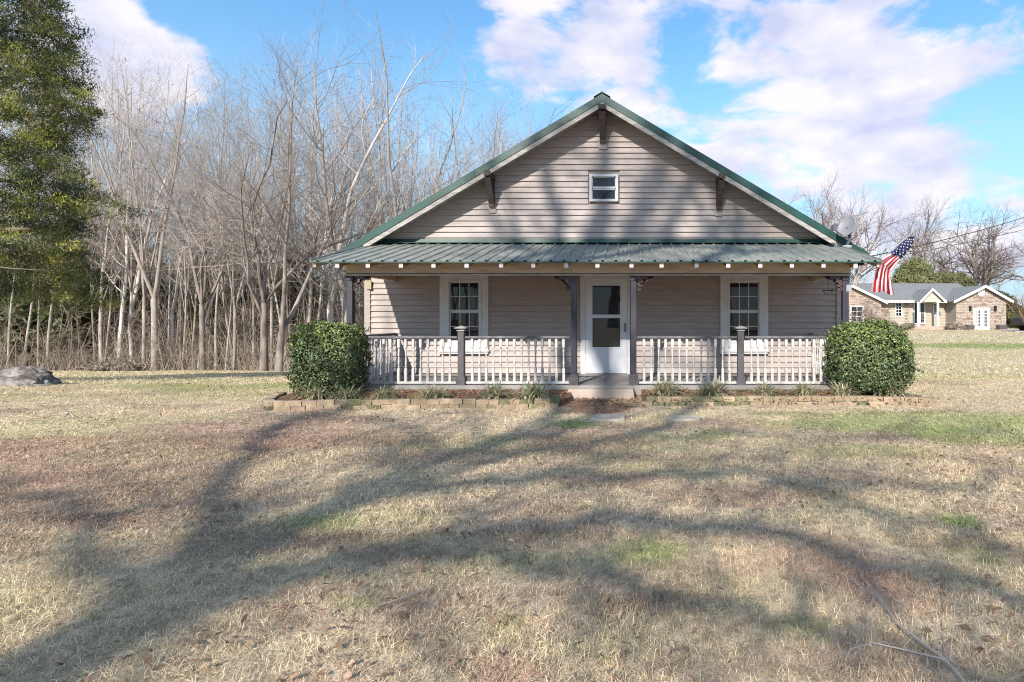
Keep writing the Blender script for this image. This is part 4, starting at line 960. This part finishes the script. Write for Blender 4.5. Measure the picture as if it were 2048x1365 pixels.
labs = [(632, 800, 'strap-leaved grass clump under the left front of the boxy holly'), (692, 802, 'strap-leaved clump under the right front of the boxy holly'), (768, 797, 'strap-leaved clump nearest the boxy holly by the railing'), (873, 797, 'grassy clump just left of the left newel post'),
        (985, 798, 'grassy clump in the middle of the right half of the left bed'), (1073, 797, 'grassy clump nearest the step in the left bed'), (1335, 795, 'grassy clump nearest the step in the right bed'), (1433, 792, 'grassy clump just left of the right newel post'),
        (1528, 792, 'grassy clump just right of the right newel post'), (1614, 792, 'grassy clump nearest the rounded holly in the right bed'), (1690, 800, 'small pale clump under the left side of the rounded holly'), (1788, 803, 'small pale clump under the right side of the rounded holly')]
for i, (px, py, lb) in enumerate(labs):
    d = 8.75 if py >= 797 else 9.15; px += R.uniform(-6, 6)
    if px > 1300: d = 9.2 if py < 798 else 9.0
    x = (px-VX)/FPX*d; s = R.uniform(.85, 1.2)
    o = inst('grass_clump', CM[i % 4], (x, d, .095), None, (0, 0, R.uniform(0, 6)), (s*1.2, s*1.2, s)); tag(o, lb, 'plant', 'grassy clumps in the porch beds')

# thicket and brush along the edge of the wood (uncountable)
S = []; q = random.Random(77)
for i in range(1500):
    px = q.uniform(-80, 760); d = q.uniform(27.5, 38); x = (px-VX)/FPX*d; z = tz(x, d); h = q.uniform(.5, 2.2)*q.choice([1, 1, 1, 2.4])*(.6 if d < 29.5 else 1); dr = Vector((q.gauss(0, .22), q.gauss(0, .2), 1)).normalized(); p = Vector((x, d, z-.1)); r0 = q.uniform(.01, .03)
    pts = [p]
    for j in range(3): dr = (dr+rvec(q)*.12).normalized(); pts.append(pts[-1]+dr*h/3)
    for j in range(3): S.append((pts[j], pts[j+1], r0*(1-j*.28), r0*(1-(j+1)*.28)))
    for j in range(7):
        a = pts[1+q.randrange(2)].lerp(pts[2+q.randrange(2)], q.random()); S.append((a, a+(dr+rvec(q)*1.1).normalized()*h*.3, r0*.4, .004))
tag(inst('thicket', segmesh('thicket', S, 3, M['brush']), (0, 0, 0)), 'tangle of thin tan brush and saplings along the foot of the wood', 'brush', kind='stuff')
S = []
for i in range(2300):
    px = q.uniform(-120, 1250); d = q.uniform(44, 80); x = (px-VX)/FPX*d; z = tz(x, d); h = q.uniform(6, 15); p = Vector((x, d, z-.2)); dr = Vector((q.gauss(0, .06), q.gauss(0, .05), 1)).normalized(); r0 = q.uniform(.03, .10)
    pts = [p]
    for j in range(3): dr = (dr+rvec(q)*.04).normalized(); pts.append(pts[-1]+dr*h/3)
    for j in range(3): S.append((pts[j], pts[j+1], r0*(1-j*.3), r0*(1-(j+1)*.3)))
    for j in range(11):
        t_ = q.uniform(.15, 1); a = p.lerp(pts[-1], t_); S.append((a, a+(Vector((0, 0, .8))+rvec(q)*.7).normalized()*q.uniform(.8, 2.4), .022, .006))
for i in range(2800):
    px = q.uniform(-120, 1200); d = q.uniform(34, 58); x = (px-VX)/FPX*d; z = tz(x, d); h = q.uniform(2.5, 9); dr = Vector((q.gauss(0, .15), q.gauss(0, .1), 1)).normalized(); p = Vector((x, d, z-.2)); e = p+dr*h
    S.append((p, e, q.uniform(.015, .04), .008))
    for j in range(9):
        a = p.lerp(e, q.uniform(.15, 1)); S.append((a, a+(Vector((0, 0, .6))+rvec(q)*.7).normalized()*q.uniform(.5, 1.7), .014, .005))
tag(inst('distant_wood', segmesh('distant_wood', S, 3, M['twig']), (0, 0, 0)), 'mass of thin grey stems deep inside the wood', 'wood', kind='stuff')
# leaf litter heap under the stems
def blob(sx, sy, sz):
    def f(r_, n):
        u = r_.normal(0, 1, (n, 3)); u /= np.linalg.norm(u, axis=1)[:, None]; return u*(r_.random(n)**.4)[:, None]*np.array([sx, sy, sz])+np.array([0, 0, sz*.9])
    return f
EV = [foliage(61, 130, 60, .34, blob(1.5, 1.4, 2.6), M['evergreen'], None, .55), foliage(62, 160, 60, .30, blob(1.1, 1.1, 3.6), M['olive'], None, .6), foliage(63, 420, 70, .45, blob(3.4, 3.0, 5.0), M['evergreen'], None, .9),
      foliage(64, 420, 70, .5, blob(4.0, 3.2, 4.2), M['olive'], None, 1.0)]
for px, d, k, s, lb in ((415, 37, 1, .8, 'ivy-green evergreen sapling inside the wood edge behind the crooked tree'), (440, 41, 0, 1.2, 'dim evergreen bush deep in the wood left of the large forked tree'), (130, 34, 0, 1.6, 'dark evergreen bush in the wood behind the boulder'), (330, 40, 0, 1.5, 'evergreen bush behind the stem clump'),
                        (590, 38, 1, 1.2, 'greenish evergreen sapling behind the boxy holly'), (40, 33, 0, 1.4, 'shadowy evergreen bush under the cedar at the far left'), (500, 44, 0, 2.0, 'evergreen bush deep behind the thick rough trunk'), (230, 42, 0, 2.2, 'evergreen bush deep behind the white-barked trees')):
    x = (px-VX)/FPX*d; o = empty('evergreen_bush', (x, d, tz(x, d)), lb, 'bush', 'evergreen bushes in the wood'); inst('foliage', EV[k], (x, d, tz(x, d)), o, (0, 0, R.uniform(0, 6)), (s, s, s))
    MB().tube([(x, d, tz(x, d)-.2), (x+.05, d, tz(x, d)+2*s)], [.08, .04], 6).build('trunk', M['barkdark'], o)
def pine(px, d, k, sx, sz, lb, trunk_h, col=None):
    x = (px-VX)/FPX*d; z = tz(x, d); o = empty('evergreen_tree', (x, d, z), lb, 'tree'); inst('crown', EV[k], (x, d, z+trunk_h), o, (0, 0, R.uniform(0, 6)), (sx, sx, sz)); MB().tube([(x, d, z-.2), (x, d, z+trunk_h+3*sz)], [.3, .15], 7).build('trunk', M['barkdark'], o)
pine(980, 44, 3, .9, 1.15, 'olive evergreen crown showing through bare trees over the left roof slope', 3.2)
pine(1830, 66, 3, .78, .98, 'dull green cedar at the left behind the neighbour house', 0)
pine(1880, 68, 3, .80, .80, 'olive green cedar behind the middle of the neighbour house', 0)
pine(1915, 66, 3, .62, .78, 'rounded green cedar behind the portico side of the neighbour roof', 0)
pine(1990, 72, 3, .7, .55, 'low olive evergreen behind the right gable of the neighbour house', 0)
pine(2040, 62, 3, .5, .3, 'low green shrub mass right of the neighbour house', 0)
nu = 46000; upx = rng.uniform(-100, 1150, nu); ud = rng.uniform(38, 60, nu); ux = (upx-VX)/FPX*ud; uz = rng.random(nu)**1.1*8.5; kq = rng.random(nu) < sstep((fbm(ux*.35, uz*.3+ud*.05, 66, 3)-.42)/.16); ux = ux[kq]; ud = ud[kq]; uz = uz[kq]; nu = len(ux)
uc = np.stack([ux, ud, terrain(ux, ud)+uz], 1); ua = rng.normal(0, .13, (nu, 3)); ub = rng.normal(0, .13, (nu, 3))
tag(inst('understory', fmesh('understory', np.stack([uc, uc+ua, uc+ub], 1).reshape(-1, 3), np.arange(3*nu).reshape(-1, 3), M['olive']), (0, 0, 0)), 'dim olive green leaves of vines and saplings deep among the grey stems', 'undergrowth', kind='stuff')
# small weedy leaf heap
o = inst('leaf_heap', foliage(71, 90, 60, .12, blob(1.6, .6, .22), M['brush'], None, .25, 'leaf_heap'), ((235-VX)/FPX*27, 27, tz((235-VX)/FPX*27, 27))); tag(o, 'low heap of tan brush and dead leaves at the foot of the pale stems', 'brush heap')

# the reddish tree right of the neighbour, and scrub before its left wing
RV = big_tree(31, 5.5, .14, BIG, 'barkdark', 'redtwig')
x = (2052-VX)/FPX*46; o = empty('reddish_tree', (x, 46, 0), 'rust-brown twiggy tree at the right edge beside the neighbour house', 'tree'); inst('trunk', RV[0], (x, 46, 0), o, (0, 0, 1), (.7, .7, .75)); inst('crown', RV[1], (x, 46, 0), o, (0, 0, 1), (.7, .7, .75))
for px, d, s, lb in ((1722, 30, .52, 'small leafless shrub tree between the porch post and the neighbour wing'), (1752, 36, .45, 'low leafless shrub right of the small bare tree by the flag')):
    x = (px-VX)/FPX*d; o = empty('bare_shrub', (x, d, 0), lb, 'shrub'); inst('trunk', VAR[9][0], (x, d, 0), o, (0, 0, px), (s*.45, s*.45, s*.40)); inst('crown', VAR[9][1], (x, d, 0), o, (0, 0, px), (s*.45, s*.45, s*.40))

# ------------------------------------------------------------------ the oak behind the camera, whose shadow lies on lawn and gable
def back(pt, yt):
    t_ = pt.y-yt; return Vector((pt.x-SUND.x*t_, yt, pt.z-SUND.z*t_))
def SG(px, py, yt): gx, gy = G(px, py); return back(Vector((gx, gy, 0)), yt)
def SW(px, py, yt): return back(P(px, py, YW), yt)
oak = empty('oak_tree', (-5.2, -8, 0), 'great bare oak on the near side of the lawn, casting the branching shadow', 'tree')
limbs = []
fork = SG(330, 1200, -8)
limbs.append(([Vector((-5.3, -8, -.2)), Vector((-5.15, -8, 2.5)), Vector((-5.2, -8, 5)), fork], [.48, .34, .30, .27]))
y0 = -8
def limb(pts, r0, r1):
    out_ = []
    for q_ in pts:
        if isinstance(q_, Vector): out_.append(q_)
        elif q_[3] == 'g': out_.append(SG(q_[0], q_[1], q_[2]))
        else: out_.append(SW(q_[0], q_[1], q_[2]))
    n = len(out_); limbs.append((out_, [(.60 if isinstance(pts[i], Vector) or pts[i][3] == 'g' else 1.5)*(r0+(r1-r0)*i/(n-1)) for i in range(n)]))
limb([fork, (520, 1090, -8.2, 'g'), (700, 1000, -8.5, 'g'), (880, 915, -8.8, 'g'), (1010, 880, -9, 'g'), (1110, 838, -9.2, 'g'), (1130, 760, -9.3, 'w'), (1150, 600, -9.4, 'w'), (1120, 470, -9.6, 'w'), (1085, 330, -9.8, 'w')], .28, .07)
limb([fork, (440, 1060, -7.6, 'g'), (470, 950, -7.2, 'g'), (520, 880, -7, 'g'), (600, 840, -6.8, 'g'), (700, 818, -6.8, 'g'), (760, 700, -6.8, 'w')], .20, .06)
limb([fork, (640, 1130, -7.4, 'g'), (900, 1075, -7, 'g'), (1200, 1040, -6.8, 'g'), (1500, 1070, -6.6, 'g'), (1800, 1130, -6.3, 'g'), (2080, 1200, -6, 'g')], .24, .07)
limb([(700, 1000, -8.5, 'g'), (950, 965, -8.2, 'g'), (1250, 945, -8, 'g'), (1550, 955, -7.8, 'g'), (1850, 975, -7.6, 'g'), (2100, 940, -7.4, 'g')], .19, .05)
limb([(880, 915, -8.8, 'g'), (1060, 905, -9, 'g'), (1250, 880, -9.2, 'g'), (1450, 868, -9.4, 'g'), (1700, 880, -9.6, 'g'), (2000, 860, -9.8, 'g')], .15, .04)
limb([(880, 915, -8.8, 'g'), (840, 870, -8.4, 'g'), (780, 845, -8, 'g'), (640, 835, -7.6, 'g'), (480, 825, -7.2, 'g')], .11, .035)
limb([(1010, 880, -9, 'g'), (1150, 850, -9.4, 'g'), (1210, 805, -9.8, 'g'), (1200, 700, -10, 'w'), (1190, 560, -10, 'w'), (1215, 420, -10, 'w'), (1195, 300, -10, 'w')], .20, .05)
limb([(1190, 560, -10, 'w'), (1270, 450, -10, 'w'), (1290, 380, -10, 'w'), (1350, 300, -10, 'w')], .11, .04)
limb([(1200, 700, -10, 'w'), (1310, 560, -10.3, 'w'), (1335, 460, -10.5, 'w'), (1370, 390, -10.5, 'w'), (1400, 300, -10.5, 'w')], .14, .05)
limb([(1250, 880, -9.2, 'g'), (1400, 810, -9.4, 'g'), (1440, 700, -9.5, 'w'), (1470, 500, -9.6, 'w'), (1475, 410, -9.6, 'w')], .17, .08)
limb([(1085, 560, -9.6, 'w'), (1010, 470, -9.6, 'w'), (960, 380, -9.6, 'w')], .08, .03)
limb([(1310, 560, -10.3, 'w'), (1420, 470, -10.2, 'w'), (1500, 440, -10.2, 'w'), (1580, 420, -10, 'w')], .09, .03)
limb([(900, 1075, -7, 'g'), (1150, 1130, -6.4, 'g'), (1400, 1200, -6, 'g'), (1700, 1260, -5.6, 'g'), (2050, 1350, -5.2, 'g')], .12, .04)
limb([(520, 1090, -8.2, 'g'), (700, 1110, -8.6, 'g'), (800, 1200, -9, 'g'), (900, 1330, -9.4, 'g')], .10, .04)
limb([(330, 1200, -8, 'g'), (220, 1080, -8.4, 'g'), (120, 1020, -8.8, 'g'), (-40, 960, -9.2, 'g')], .16, .06)
limb([(1550, 955, -7.8, 'g'), (1700, 1010, -7.4, 'g'), (1900, 1050, -7, 'g'), (2080, 1120, -7, 'g')], .10, .04)
limb([(1130, 620, -9.8, 'w'), (1180, 470, -9.9, 'w'), (1205, 360, -10, 'w'), (1215, 250, -10, 'w')], .12, .06)
limb([(1200, 700, -10, 'w'), (1250, 500, -10.4, 'w'), (1310, 410, -10.6, 'w'), (1330, 300, -10.8, 'w')], .11, .05)
limb([(1060, 600, -9.4, 'w'), (1040, 480, -9.5, 'w'), (1010, 400, -9.6, 'w'), (1000, 330, -9.6, 'w')], .06, .03)
limb([(1500, 620, -9.6, 'w'), (1450, 500, -9.8, 'w'), (1400, 420, -10, 'w'), (1380, 350, -10, 'w')], .08, .04)
qr = random.Random(5); fine = []
def smooth_chain(pts, rs, k=4):
    o = []; ro = []
    for i in range(len(pts)-1):
        p0 = pts[max(i-1, 0)]; p1 = pts[i]; p2 = pts[i+1]; p3 = pts[min(i+2, len(pts)-1)]
        for j in range(k):
            t_ = j/k; o.append(.5*((2*p1)+(p2-p0)*t_+(2*p0-5*p1+4*p2-p3)*t_*t_+(3*p1-p0-3*p2+p3)*t_**3)+rvec(qr)*.05); ro.append(rs[i]*(1-t_)+rs[i+1]*t_)
    o.append(pts[-1]); ro.append(rs[-1]); return o, ro
ch = [smooth_chain(p_, r_) for p_, r_ in limbs]
OKP = dict(ns=[5, 4, 3], tip=[.3, .3, .4], wig=[.16, .2, .2], up=[.03, .03, 0], kids=[6, 4, 0], start=[.2, .15, 0], ang=[(25, 60), (25, 60), (0, 0)], len=[.42, .42, 0], ref=[1, 1.6, 1], rmin=.008)
for p_, r_ in ch[1:]:
    for i in range(2, len(p_)):
        for rep in range(2):
            if qr.random() < .6:
                dd = (p_[i]-p_[i-1]).normalized(); pe = dd.cross(rvec(qr)).normalized(); nd_ = (dd*.6+pe*.8).normalized(); oo = [[], [], []]
                grow(qr, p_[i].copy(), nd_, qr.uniform(1.2, 3.6), max(.016, min(r_[i]*.36, .055)), 0, oo, OKP)
                fine += [(a, b_, c, e) for lv in oo for pts, rs in lv for a, b_, c, e in zip(pts[:-1], pts[1:], rs[:-1], rs[1:])]
ome = chainmesh('trunk', ch, 8, M['bark']); o = inst('trunk', ome, (0, 0, 0), None); o.parent = oak; o.location = -WL[oak.name]
o = inst('crown', segmesh('crown', fine, 3, M['twig']), (0, 0, 0), None); o.parent = oak; o.location = -WL[oak.name]
# its neighbours across the lawn, seen only in the window panes and as thin shade
for i, (x, y, v, s) in enumerate(((9, -30, 7, 1.1), (-14, -34, 8, 1.1), (-2, -42, 7, 1.3), (20, -38, 9, 1.2), (-28, -40, 7, 1.2), (3, -55, 8, 1.3))):
    put_tree(VAR[v], x, y, s, s, i*1.3, 'bare tree on the far side of the lawn opposite the house', 'bare trees across the lawn opposite the house')

for i in range(44):
    x, y = R.uniform(-75, 70), R.uniform(-72, -44); v = R.choice([0, 1, 2, 3, 4, 5, 6]); s = R.uniform(.8, 1.1)
    put_tree(VAR[v], x, y, s*1.2, s, R.uniform(0, 6), 'bare tree of the wood across the lawn opposite the house', 'bare trees across the lawn opposite the house')
# ------------------------------------------------------------------ sticks on the lawn
def stick(name, polys, label):
    ch_ = []
    for pts, r0, r1 in polys:
        w = []
        for i, (px, py, h) in enumerate(pts):
            x, y = G(px, py); w.append(Vector((x, y, tz(x, y)+h)))
        if len(w) == 2: w.insert(1, w[0].lerp(w[1], .5)+Vector((.01, 0, .01)))
        ch_.append((w, [.5*(r0+(r1-r0)*i/(len(w)-1)) for i in range(len(w))]))
    me = chainmesh(name, ch_, 6, M['bark']); o = inst(name, me, (0, 0, 0)); tag(o, label, 'stick'); return o
stick('fallen_branch', [([(1935, 1385, .03), (1890, 1342, .05), (1800, 1270, .05), (1760, 1215, .05), (1720, 1190, .05), (1700, 1165, .04)], .013, .004), ([(1890, 1342, .05), (1800, 1325, .06), (1745, 1312, .06), (1700, 1320, .05), (1690, 1335, .03)], .008, .003),
                        ([(1900, 1345, .05), (1908, 1290, .12), (1912, 1230, .16), (1910, 1190, .16)], .006, .002), ([(1880, 1338, .05), (1870, 1290, .1), (1850, 1250, .1)], .005, .002), ([(1760, 1215, .05), (1725, 1175, .06), (1712, 1140, .06), (1695, 1117, .05)], .005, .002)], 'pale forked dead branch lying at the lower right of the lawn')
stick('fallen_stick', [([(755, 1225, .03), (810, 1207, .035), (850, 1192, .035), (892, 1165, .04)], .008, .006)], 'brown stick lying in the grass in the lower middle')
stick('fallen_stick', [([(920, 966, .03), (950, 958, .04), (990, 952, .03)], .006, .004)], 'pale twig lying in the shade at the middle of the lawn')
stick('fallen_stick', [([(1040, 905, .03), (1046, 890, .2), (1052, 870, .3)], .005, .003)], 'thin dead stem standing up from the shaded lawn before the left bed')
stick('fallen_stick', [([(130, 840, .03), (140, 838, .09), (148, 842, .03)], .02, .012), ([(128, 836, .07), (140, 838, .05)], .014, .008)], 'short pale stick on the left lawn')

# ------------------------------------------------------------------ neighbour house
DN = 57.0
def nx_(px, d=DN): return (px-VX)/FPX*d
def nz_(py, d=DN): return CAMH+(HY-py)/FPX*d
nb = empty('neighbour_house', (nx_(1880), DN+2, 0), 'low brick and siding neighbour house with grey roof, portico and white french doors', 'house')
ye = nz_(603)
zr_ = nz_(567, DN+6)
MB().prism([(DN+.1, nz_(602)), (DN+6, zr_), (DN+12, nz_(602)), (DN+12, nz_(602)-.15), (DN+6, zr_-.15), (DN+.1, nz_(602)-.15)], nx_(1672), nx_(1985), 'x').build('roof', M['nroof'], nb)
MB().box(nx_(1672), nx_(1985), DN+.9, DN+11, 0, nz_(604)).build('wall', M['nsiding'], nb)
MB().box(nx_(1768), nx_(1917), DN+.02, DN+.12, nz_(606), nz_(601)).build('gutter', M['nwhite'], nb)
# siding courses on the recessed front
sb = MB().box(-3.8, 3.8, -.02, .0, -.06, .06); sbm = sb.mesh('siding_course', M['nsiding'])
for i in range(18): inst('siding_course', sbm, (nx_(1840), DN+.888-.012*(i % 2), .25+i*.155), nb, (rad(4), 0, 0))
def brickwall(x0, x1, y, zb_, ztf, name='brick_wall'):
    """brick face: courses of blocks with raked joints, proud of the wall"""
    mb = MB(); nc = 0; z = zb_; hh = .155; k = 0; rr = random.Random(3)
    while z < zb_+4.6:
        x = x0-(k % 2)*.18
        while x < x1:
            w = rr.choice([.24, .32, .42]); a, b_ = max(x, x0), min(x+w-.025, x1)
            if b_-a > .06 and z+hh < min(ztf(a), ztf(b_)):
                mb.cur = rr.choice([0, 0, 1, 2]); mb.box(a, b_, y-.03-rr.uniform(0, .02), y, z, z+hh-.02)
            x += w
        z += hh; k += 1
    o = mb.build(name, [M['nbrick'], M['nb2'], M['nb3']], nb); o['kind'] = 'stuff'; return o
M['nb2'] = mat('neighbour_brick_dark', (.24, .17, .135), (.31, .225, .18), 2, .9); M['nb3'] = mat('neighbour_brick_pale', (.46, .385, .32), (.40, .32, .26), 2, .9)
M['mortar'] = mat('mortar', (.33, .29, .25), rough=.95)
def gable(x0, x1, xa, za, zec, y0, y1, ov=.5):
    """gabled wing: wall outline, roof slabs, white rakes"""
    sl_ = (za-zec)/(xa-x0+ov); zf_ = lambda x: za-.25-(za-zec)/((xa-x0+ov) if x < xa else (x1-xa+ov))*abs(x-xa)
    MB().prism([(x0, 0), (x1, 0), (x1, zf_(x1)), (xa, za-.25), (x0, zf_(x0))], y0, y1, 'y').build('wing_wall', M['mortar'], nb)
    for xe in (x0-ov, x1+ov):
        MB().prism([(xa, za), (xe, zec), (xe, zec-.14), (xa, za-.14)], y0-.45, y1, 'y').build('roof', M['nroof'], nb)
        MB().prism([(xa, za-.002), (xe, zec-.002), (xe, zec-.26), (xa, za-.26)], y0-.50, y0-.452, 'y').build('rake_board', M['nwhite'], nb)
        MB().prism([(xa, za-.15), (xe, zec-.15), (xe, zec-.17), (xa, za-.17)], y0-.45, y0-.05, 'y').build('soffit', M['nwhite'], nb)
    return zf_
yg = 56.0
zf1 = gable(nx_(1912, yg), nx_(2012, yg), nx_(1966, yg), nz_(571, yg), nz_(602, yg), yg, yg+9, .45)
brickwall(nx_(1912, yg), nx_(2012, yg), yg-.002, .05, zf1)
yl = 55.0
zf2 = gable(nx_(1650, yl), nx_(1762, yl), nx_(1700, yl), nz_(570, yl), nz_(604, yl), yl, yl+9, .45)
brickwall(nx_(1650, yl), nx_(1762, yl), yl-.002, .05, zf2)
brickwall(nx_(1768), nx_(1788), DN+.86, .05, lambda x: 2.7)
brickwall(nx_(1818), nx_(1826), DN+.86, .05, lambda x: 2.7); brickwall(nx_(1851), nx_(1860), DN+.86, .05, lambda x: 2.7)
def nwin(px0, px1, py0, py1, y, cols, rows, name='window', fm='nwhite', ft=.1):
    x0, x1, z0, z1 = nx_(px0, y), nx_(px1, y), nz_(py1, y), nz_(py0, y); mb = MB()
    mb.box(x0, x0+ft, y-.06, y, z0, z1); mb.box(x1-ft, x1, y-.06, y, z0, z1); mb.box(x0+ft, x1-ft, y-.06, y, z1-ft, z1); mb.box(x0+ft, x1-ft, y-.06, y, z0, z0+ft)
    w = mb.build(name, M[fm], nb); cw = (x1-x0-2*ft)/cols; rh = (z1-z0-2*ft)/rows
    pm = MB().box(-cw/2+.02, cw/2-.02, -.01, .01, -rh/2+.02, rh/2-.02).mesh('pane', M['glass'])
    for i in range(cols):
        for j in range(rows): inst('pane', pm, (x0+ft+cw*(i+.5), y-.03, z0+ft+rh*(j+.5)), w)
    for i in range(1, cols): MB().box(x0+ft+cw*i-.02, x0+ft+cw*i+.02, y-.05, y-.012, z0+ft, z1-ft).build('muntin', M['nwhite'], w)
    for j in range(1, rows): MB().box(x0+ft, x1-ft, y-.048, y-.014, z0+ft+rh*j-.02, z0+ft+rh*j+.02).build('muntin', M['nwhite'], w)
    MB().box(x0+ft, x1-ft, y-.008, y-.004, z0+ft, z1-ft).build('room_shade_sheet', M['dark'], w); return w  # black backing sheet stands in for the unlit inside
nwin(1790, 1804, 605, 634, DN+.84, 2, 4); nwin(1866, 1877, 606, 632, DN+.84, 2, 4)
nwin(1827, 1838, 605, 649, DN+.84, 1, 1, 'front_door'); nwin(1839, 1850, 605, 648, DN+.84, 1, 2, 'sidelight')
yq = yg-.05
fd = MB().box(nx_(1947, yq), nx_(1979, yq), yq-.02, yq, 0.03, nz_(616, yq)).build('door_frame', M['nwhite'], nb)
nwin(1949, 1962.6, 618, 656.5, yq-.025, 3, 5, 'french_door', ft=.16); nwin(1963.4, 1977, 618, 656.5, yq-.025, 3, 5, 'french_door', ft=.16)
nwin(1700, 1727, 612, 655, yl-.05, 2, 4, 'garage_door', ft=.12)
MB().lathe([(.0, -.03), (.40, -.03), (.40, .03), (.30, .03), (.30, .0), (0, .0)], (0, 0, 0), 20)
vt = MB().lathe([(.01, 0), (.36, 0), (.36, .05), (.27, .05), (.25, .02), (.01, .02)], (0, 0, 0), 20).mesh('gable_vent', M['nwhite']); inst('gable_vent', vt, (nx_(1962, yg), yg-.04, nz_(586, yg)), nb, (rad(90), 0, 0))
for px in (1939, 1989):
    xx = nx_(px, yg); MB().box(xx-.10, xx+.10, yg-.2, yg-.05, nz_(622, yg), nz_(613, yg)).box(xx-.14, xx+.14, yg-.24, yg-.05, nz_(613, yg), nz_(612, yg)).build('wall_lantern', M['black'], nb)
# portico
yp = 55.8
zc_ = nz_(602, yp); xa_ = nx_(1866, yp); xl_, xr_2 = nx_(1841, yp), nx_(1893, yp)
for xe in (xl_, xr_2):
    MB().prism([(xa_, nz_(577, yp)), (xe, zc_), (xe, zc_-.13), (xa_, nz_(577, yp)-.13)], yp+.05, yp+3, 'y').build('portico_roof', M['nroof'], nb)
    MB().prism([(xa_, nz_(577, yp)+.003), (xe, zc_), (xe, zc_-.26), (xa_, nz_(577, yp)-.24)], yp, yp+.049, 'y').build('rake_board', M['nwhite'], nb)
MB().prism([(nx_(1846, yp), zc_-.1), (nx_(1888, yp), zc_-.1), (xa_, nz_(580, yp))], yp+.3, yp+.36, 'y').build('portico_gable', M['nsiding'], nb)
for px in (1838.5, 1878):
    xx = nx_(px, yp); MB().lathe([(.16, 0), (.16, .1), (.12, .12), (.11, nz_(604, yp)-.5), (.15, nz_(604, yp)-.45), (.15, nz_(604, yp)-.36)], (xx, yp+.2, .36), 12).build('column', M['nwhite'], nb)
MB().box(nx_(1822, yp), nx_(1900, yp), yp, DN+.85, 0, .36).build('portico_floor', M['nbrick'], nb)
# foundation shrubs and planters
SH = foliage(81, 40, 40, .12, blob(.5, .4, .3), M['brush'], None, .2, 'foliage')
for px, lb, s in ((1815, 'tan leafless shrub before the left window of the neighbour house', 1.2), (1905, 'tan shrub in the corner between portico and brick gable', 1.4), (1780, 'dry shrub at the left of the neighbour front', 1.5), (1925, 'low dry shrub left of the french doors', .7)):
    o = inst('foundation_shrub', SH, (nx_(px, 55), 55, 0), None, (0, 0, px), (s, s, s)); tag(o, lb, 'shrub', 'dry shrubs along the neighbour house')
for px, lb in ((1940, 'dark planter left of the french doors'), (2004, 'dark planter at the right corner of the neighbour house')):
    o = MB().prism([(nx_(px, 55)-.30, 0), (nx_(px, 55)+.30, 0), (nx_(px, 55)+.38, .48), (nx_(px, 55)-.38, .48)], 54.8, 55.4, 'y').build('planter', M['boot']); tag(o, lb, 'planter', 'planters by the neighbour house')
# gravel drive and a dark vehicle cut by the frame
o = MB().prism([(nx_(1985, 52), 49), (60, 46), (60, 56), (nx_(2012, 56), 55.9), (nx_(1990, 55), 54.5)], .0, .05, 'z').build('gravel_drive', M['gravel']); tag(o, kind='structure')
vx = nx_(2037, 50); car = empty('pickup_truck', (vx+2.6, 50, .05), 'dark pickup truck cut off by the right edge beside the neighbour house', 'truck')
MB().prism([(vx, .55), (vx+.05, 1.25), (vx+1.9, 1.28), (vx+2.1, 1.8), (vx+3.3, 1.85), (vx+3.9, 1.3), (vx+5.2, 1.2), (vx+5.3, .55)], 49.2, 50.9, 'y').build('body', M['car'], car, bevel=.05)
MB().prism([(vx+2.15, 1.32), (vx+2.25, 1.74), (vx+3.25, 1.78), (vx+3.7, 1.33)], 49.185, 49.2, 'y').build('side_window', M['glass'], car)
wm = MB().lathe([(.05, -.11), (.34, -.11), (.38, -.07), (.38, .07), (.34, .11), (.05, .11)], n=20).mesh('wheel', M['rubber']); rmm = MB().lathe([(.02, 0), (.2, 0), (.21, .03), (.02, .02)], n=14).mesh('rim', M['galv'])
for xx in (vx+.95, vx+4.3):
    for yy in (49.25, 50.85):
        w_ = inst('wheel', wm, (xx, yy, .43), car, (rad(90), 0, 0))
        if yy < 50: r_ = inst('rim', rmm, (xx, yy-.12, .43), car, (rad(90), 0, 0))
print('TRIS', sum(len(m.loops)-2*len(m.polygons) for m in bpy.data.meshes))
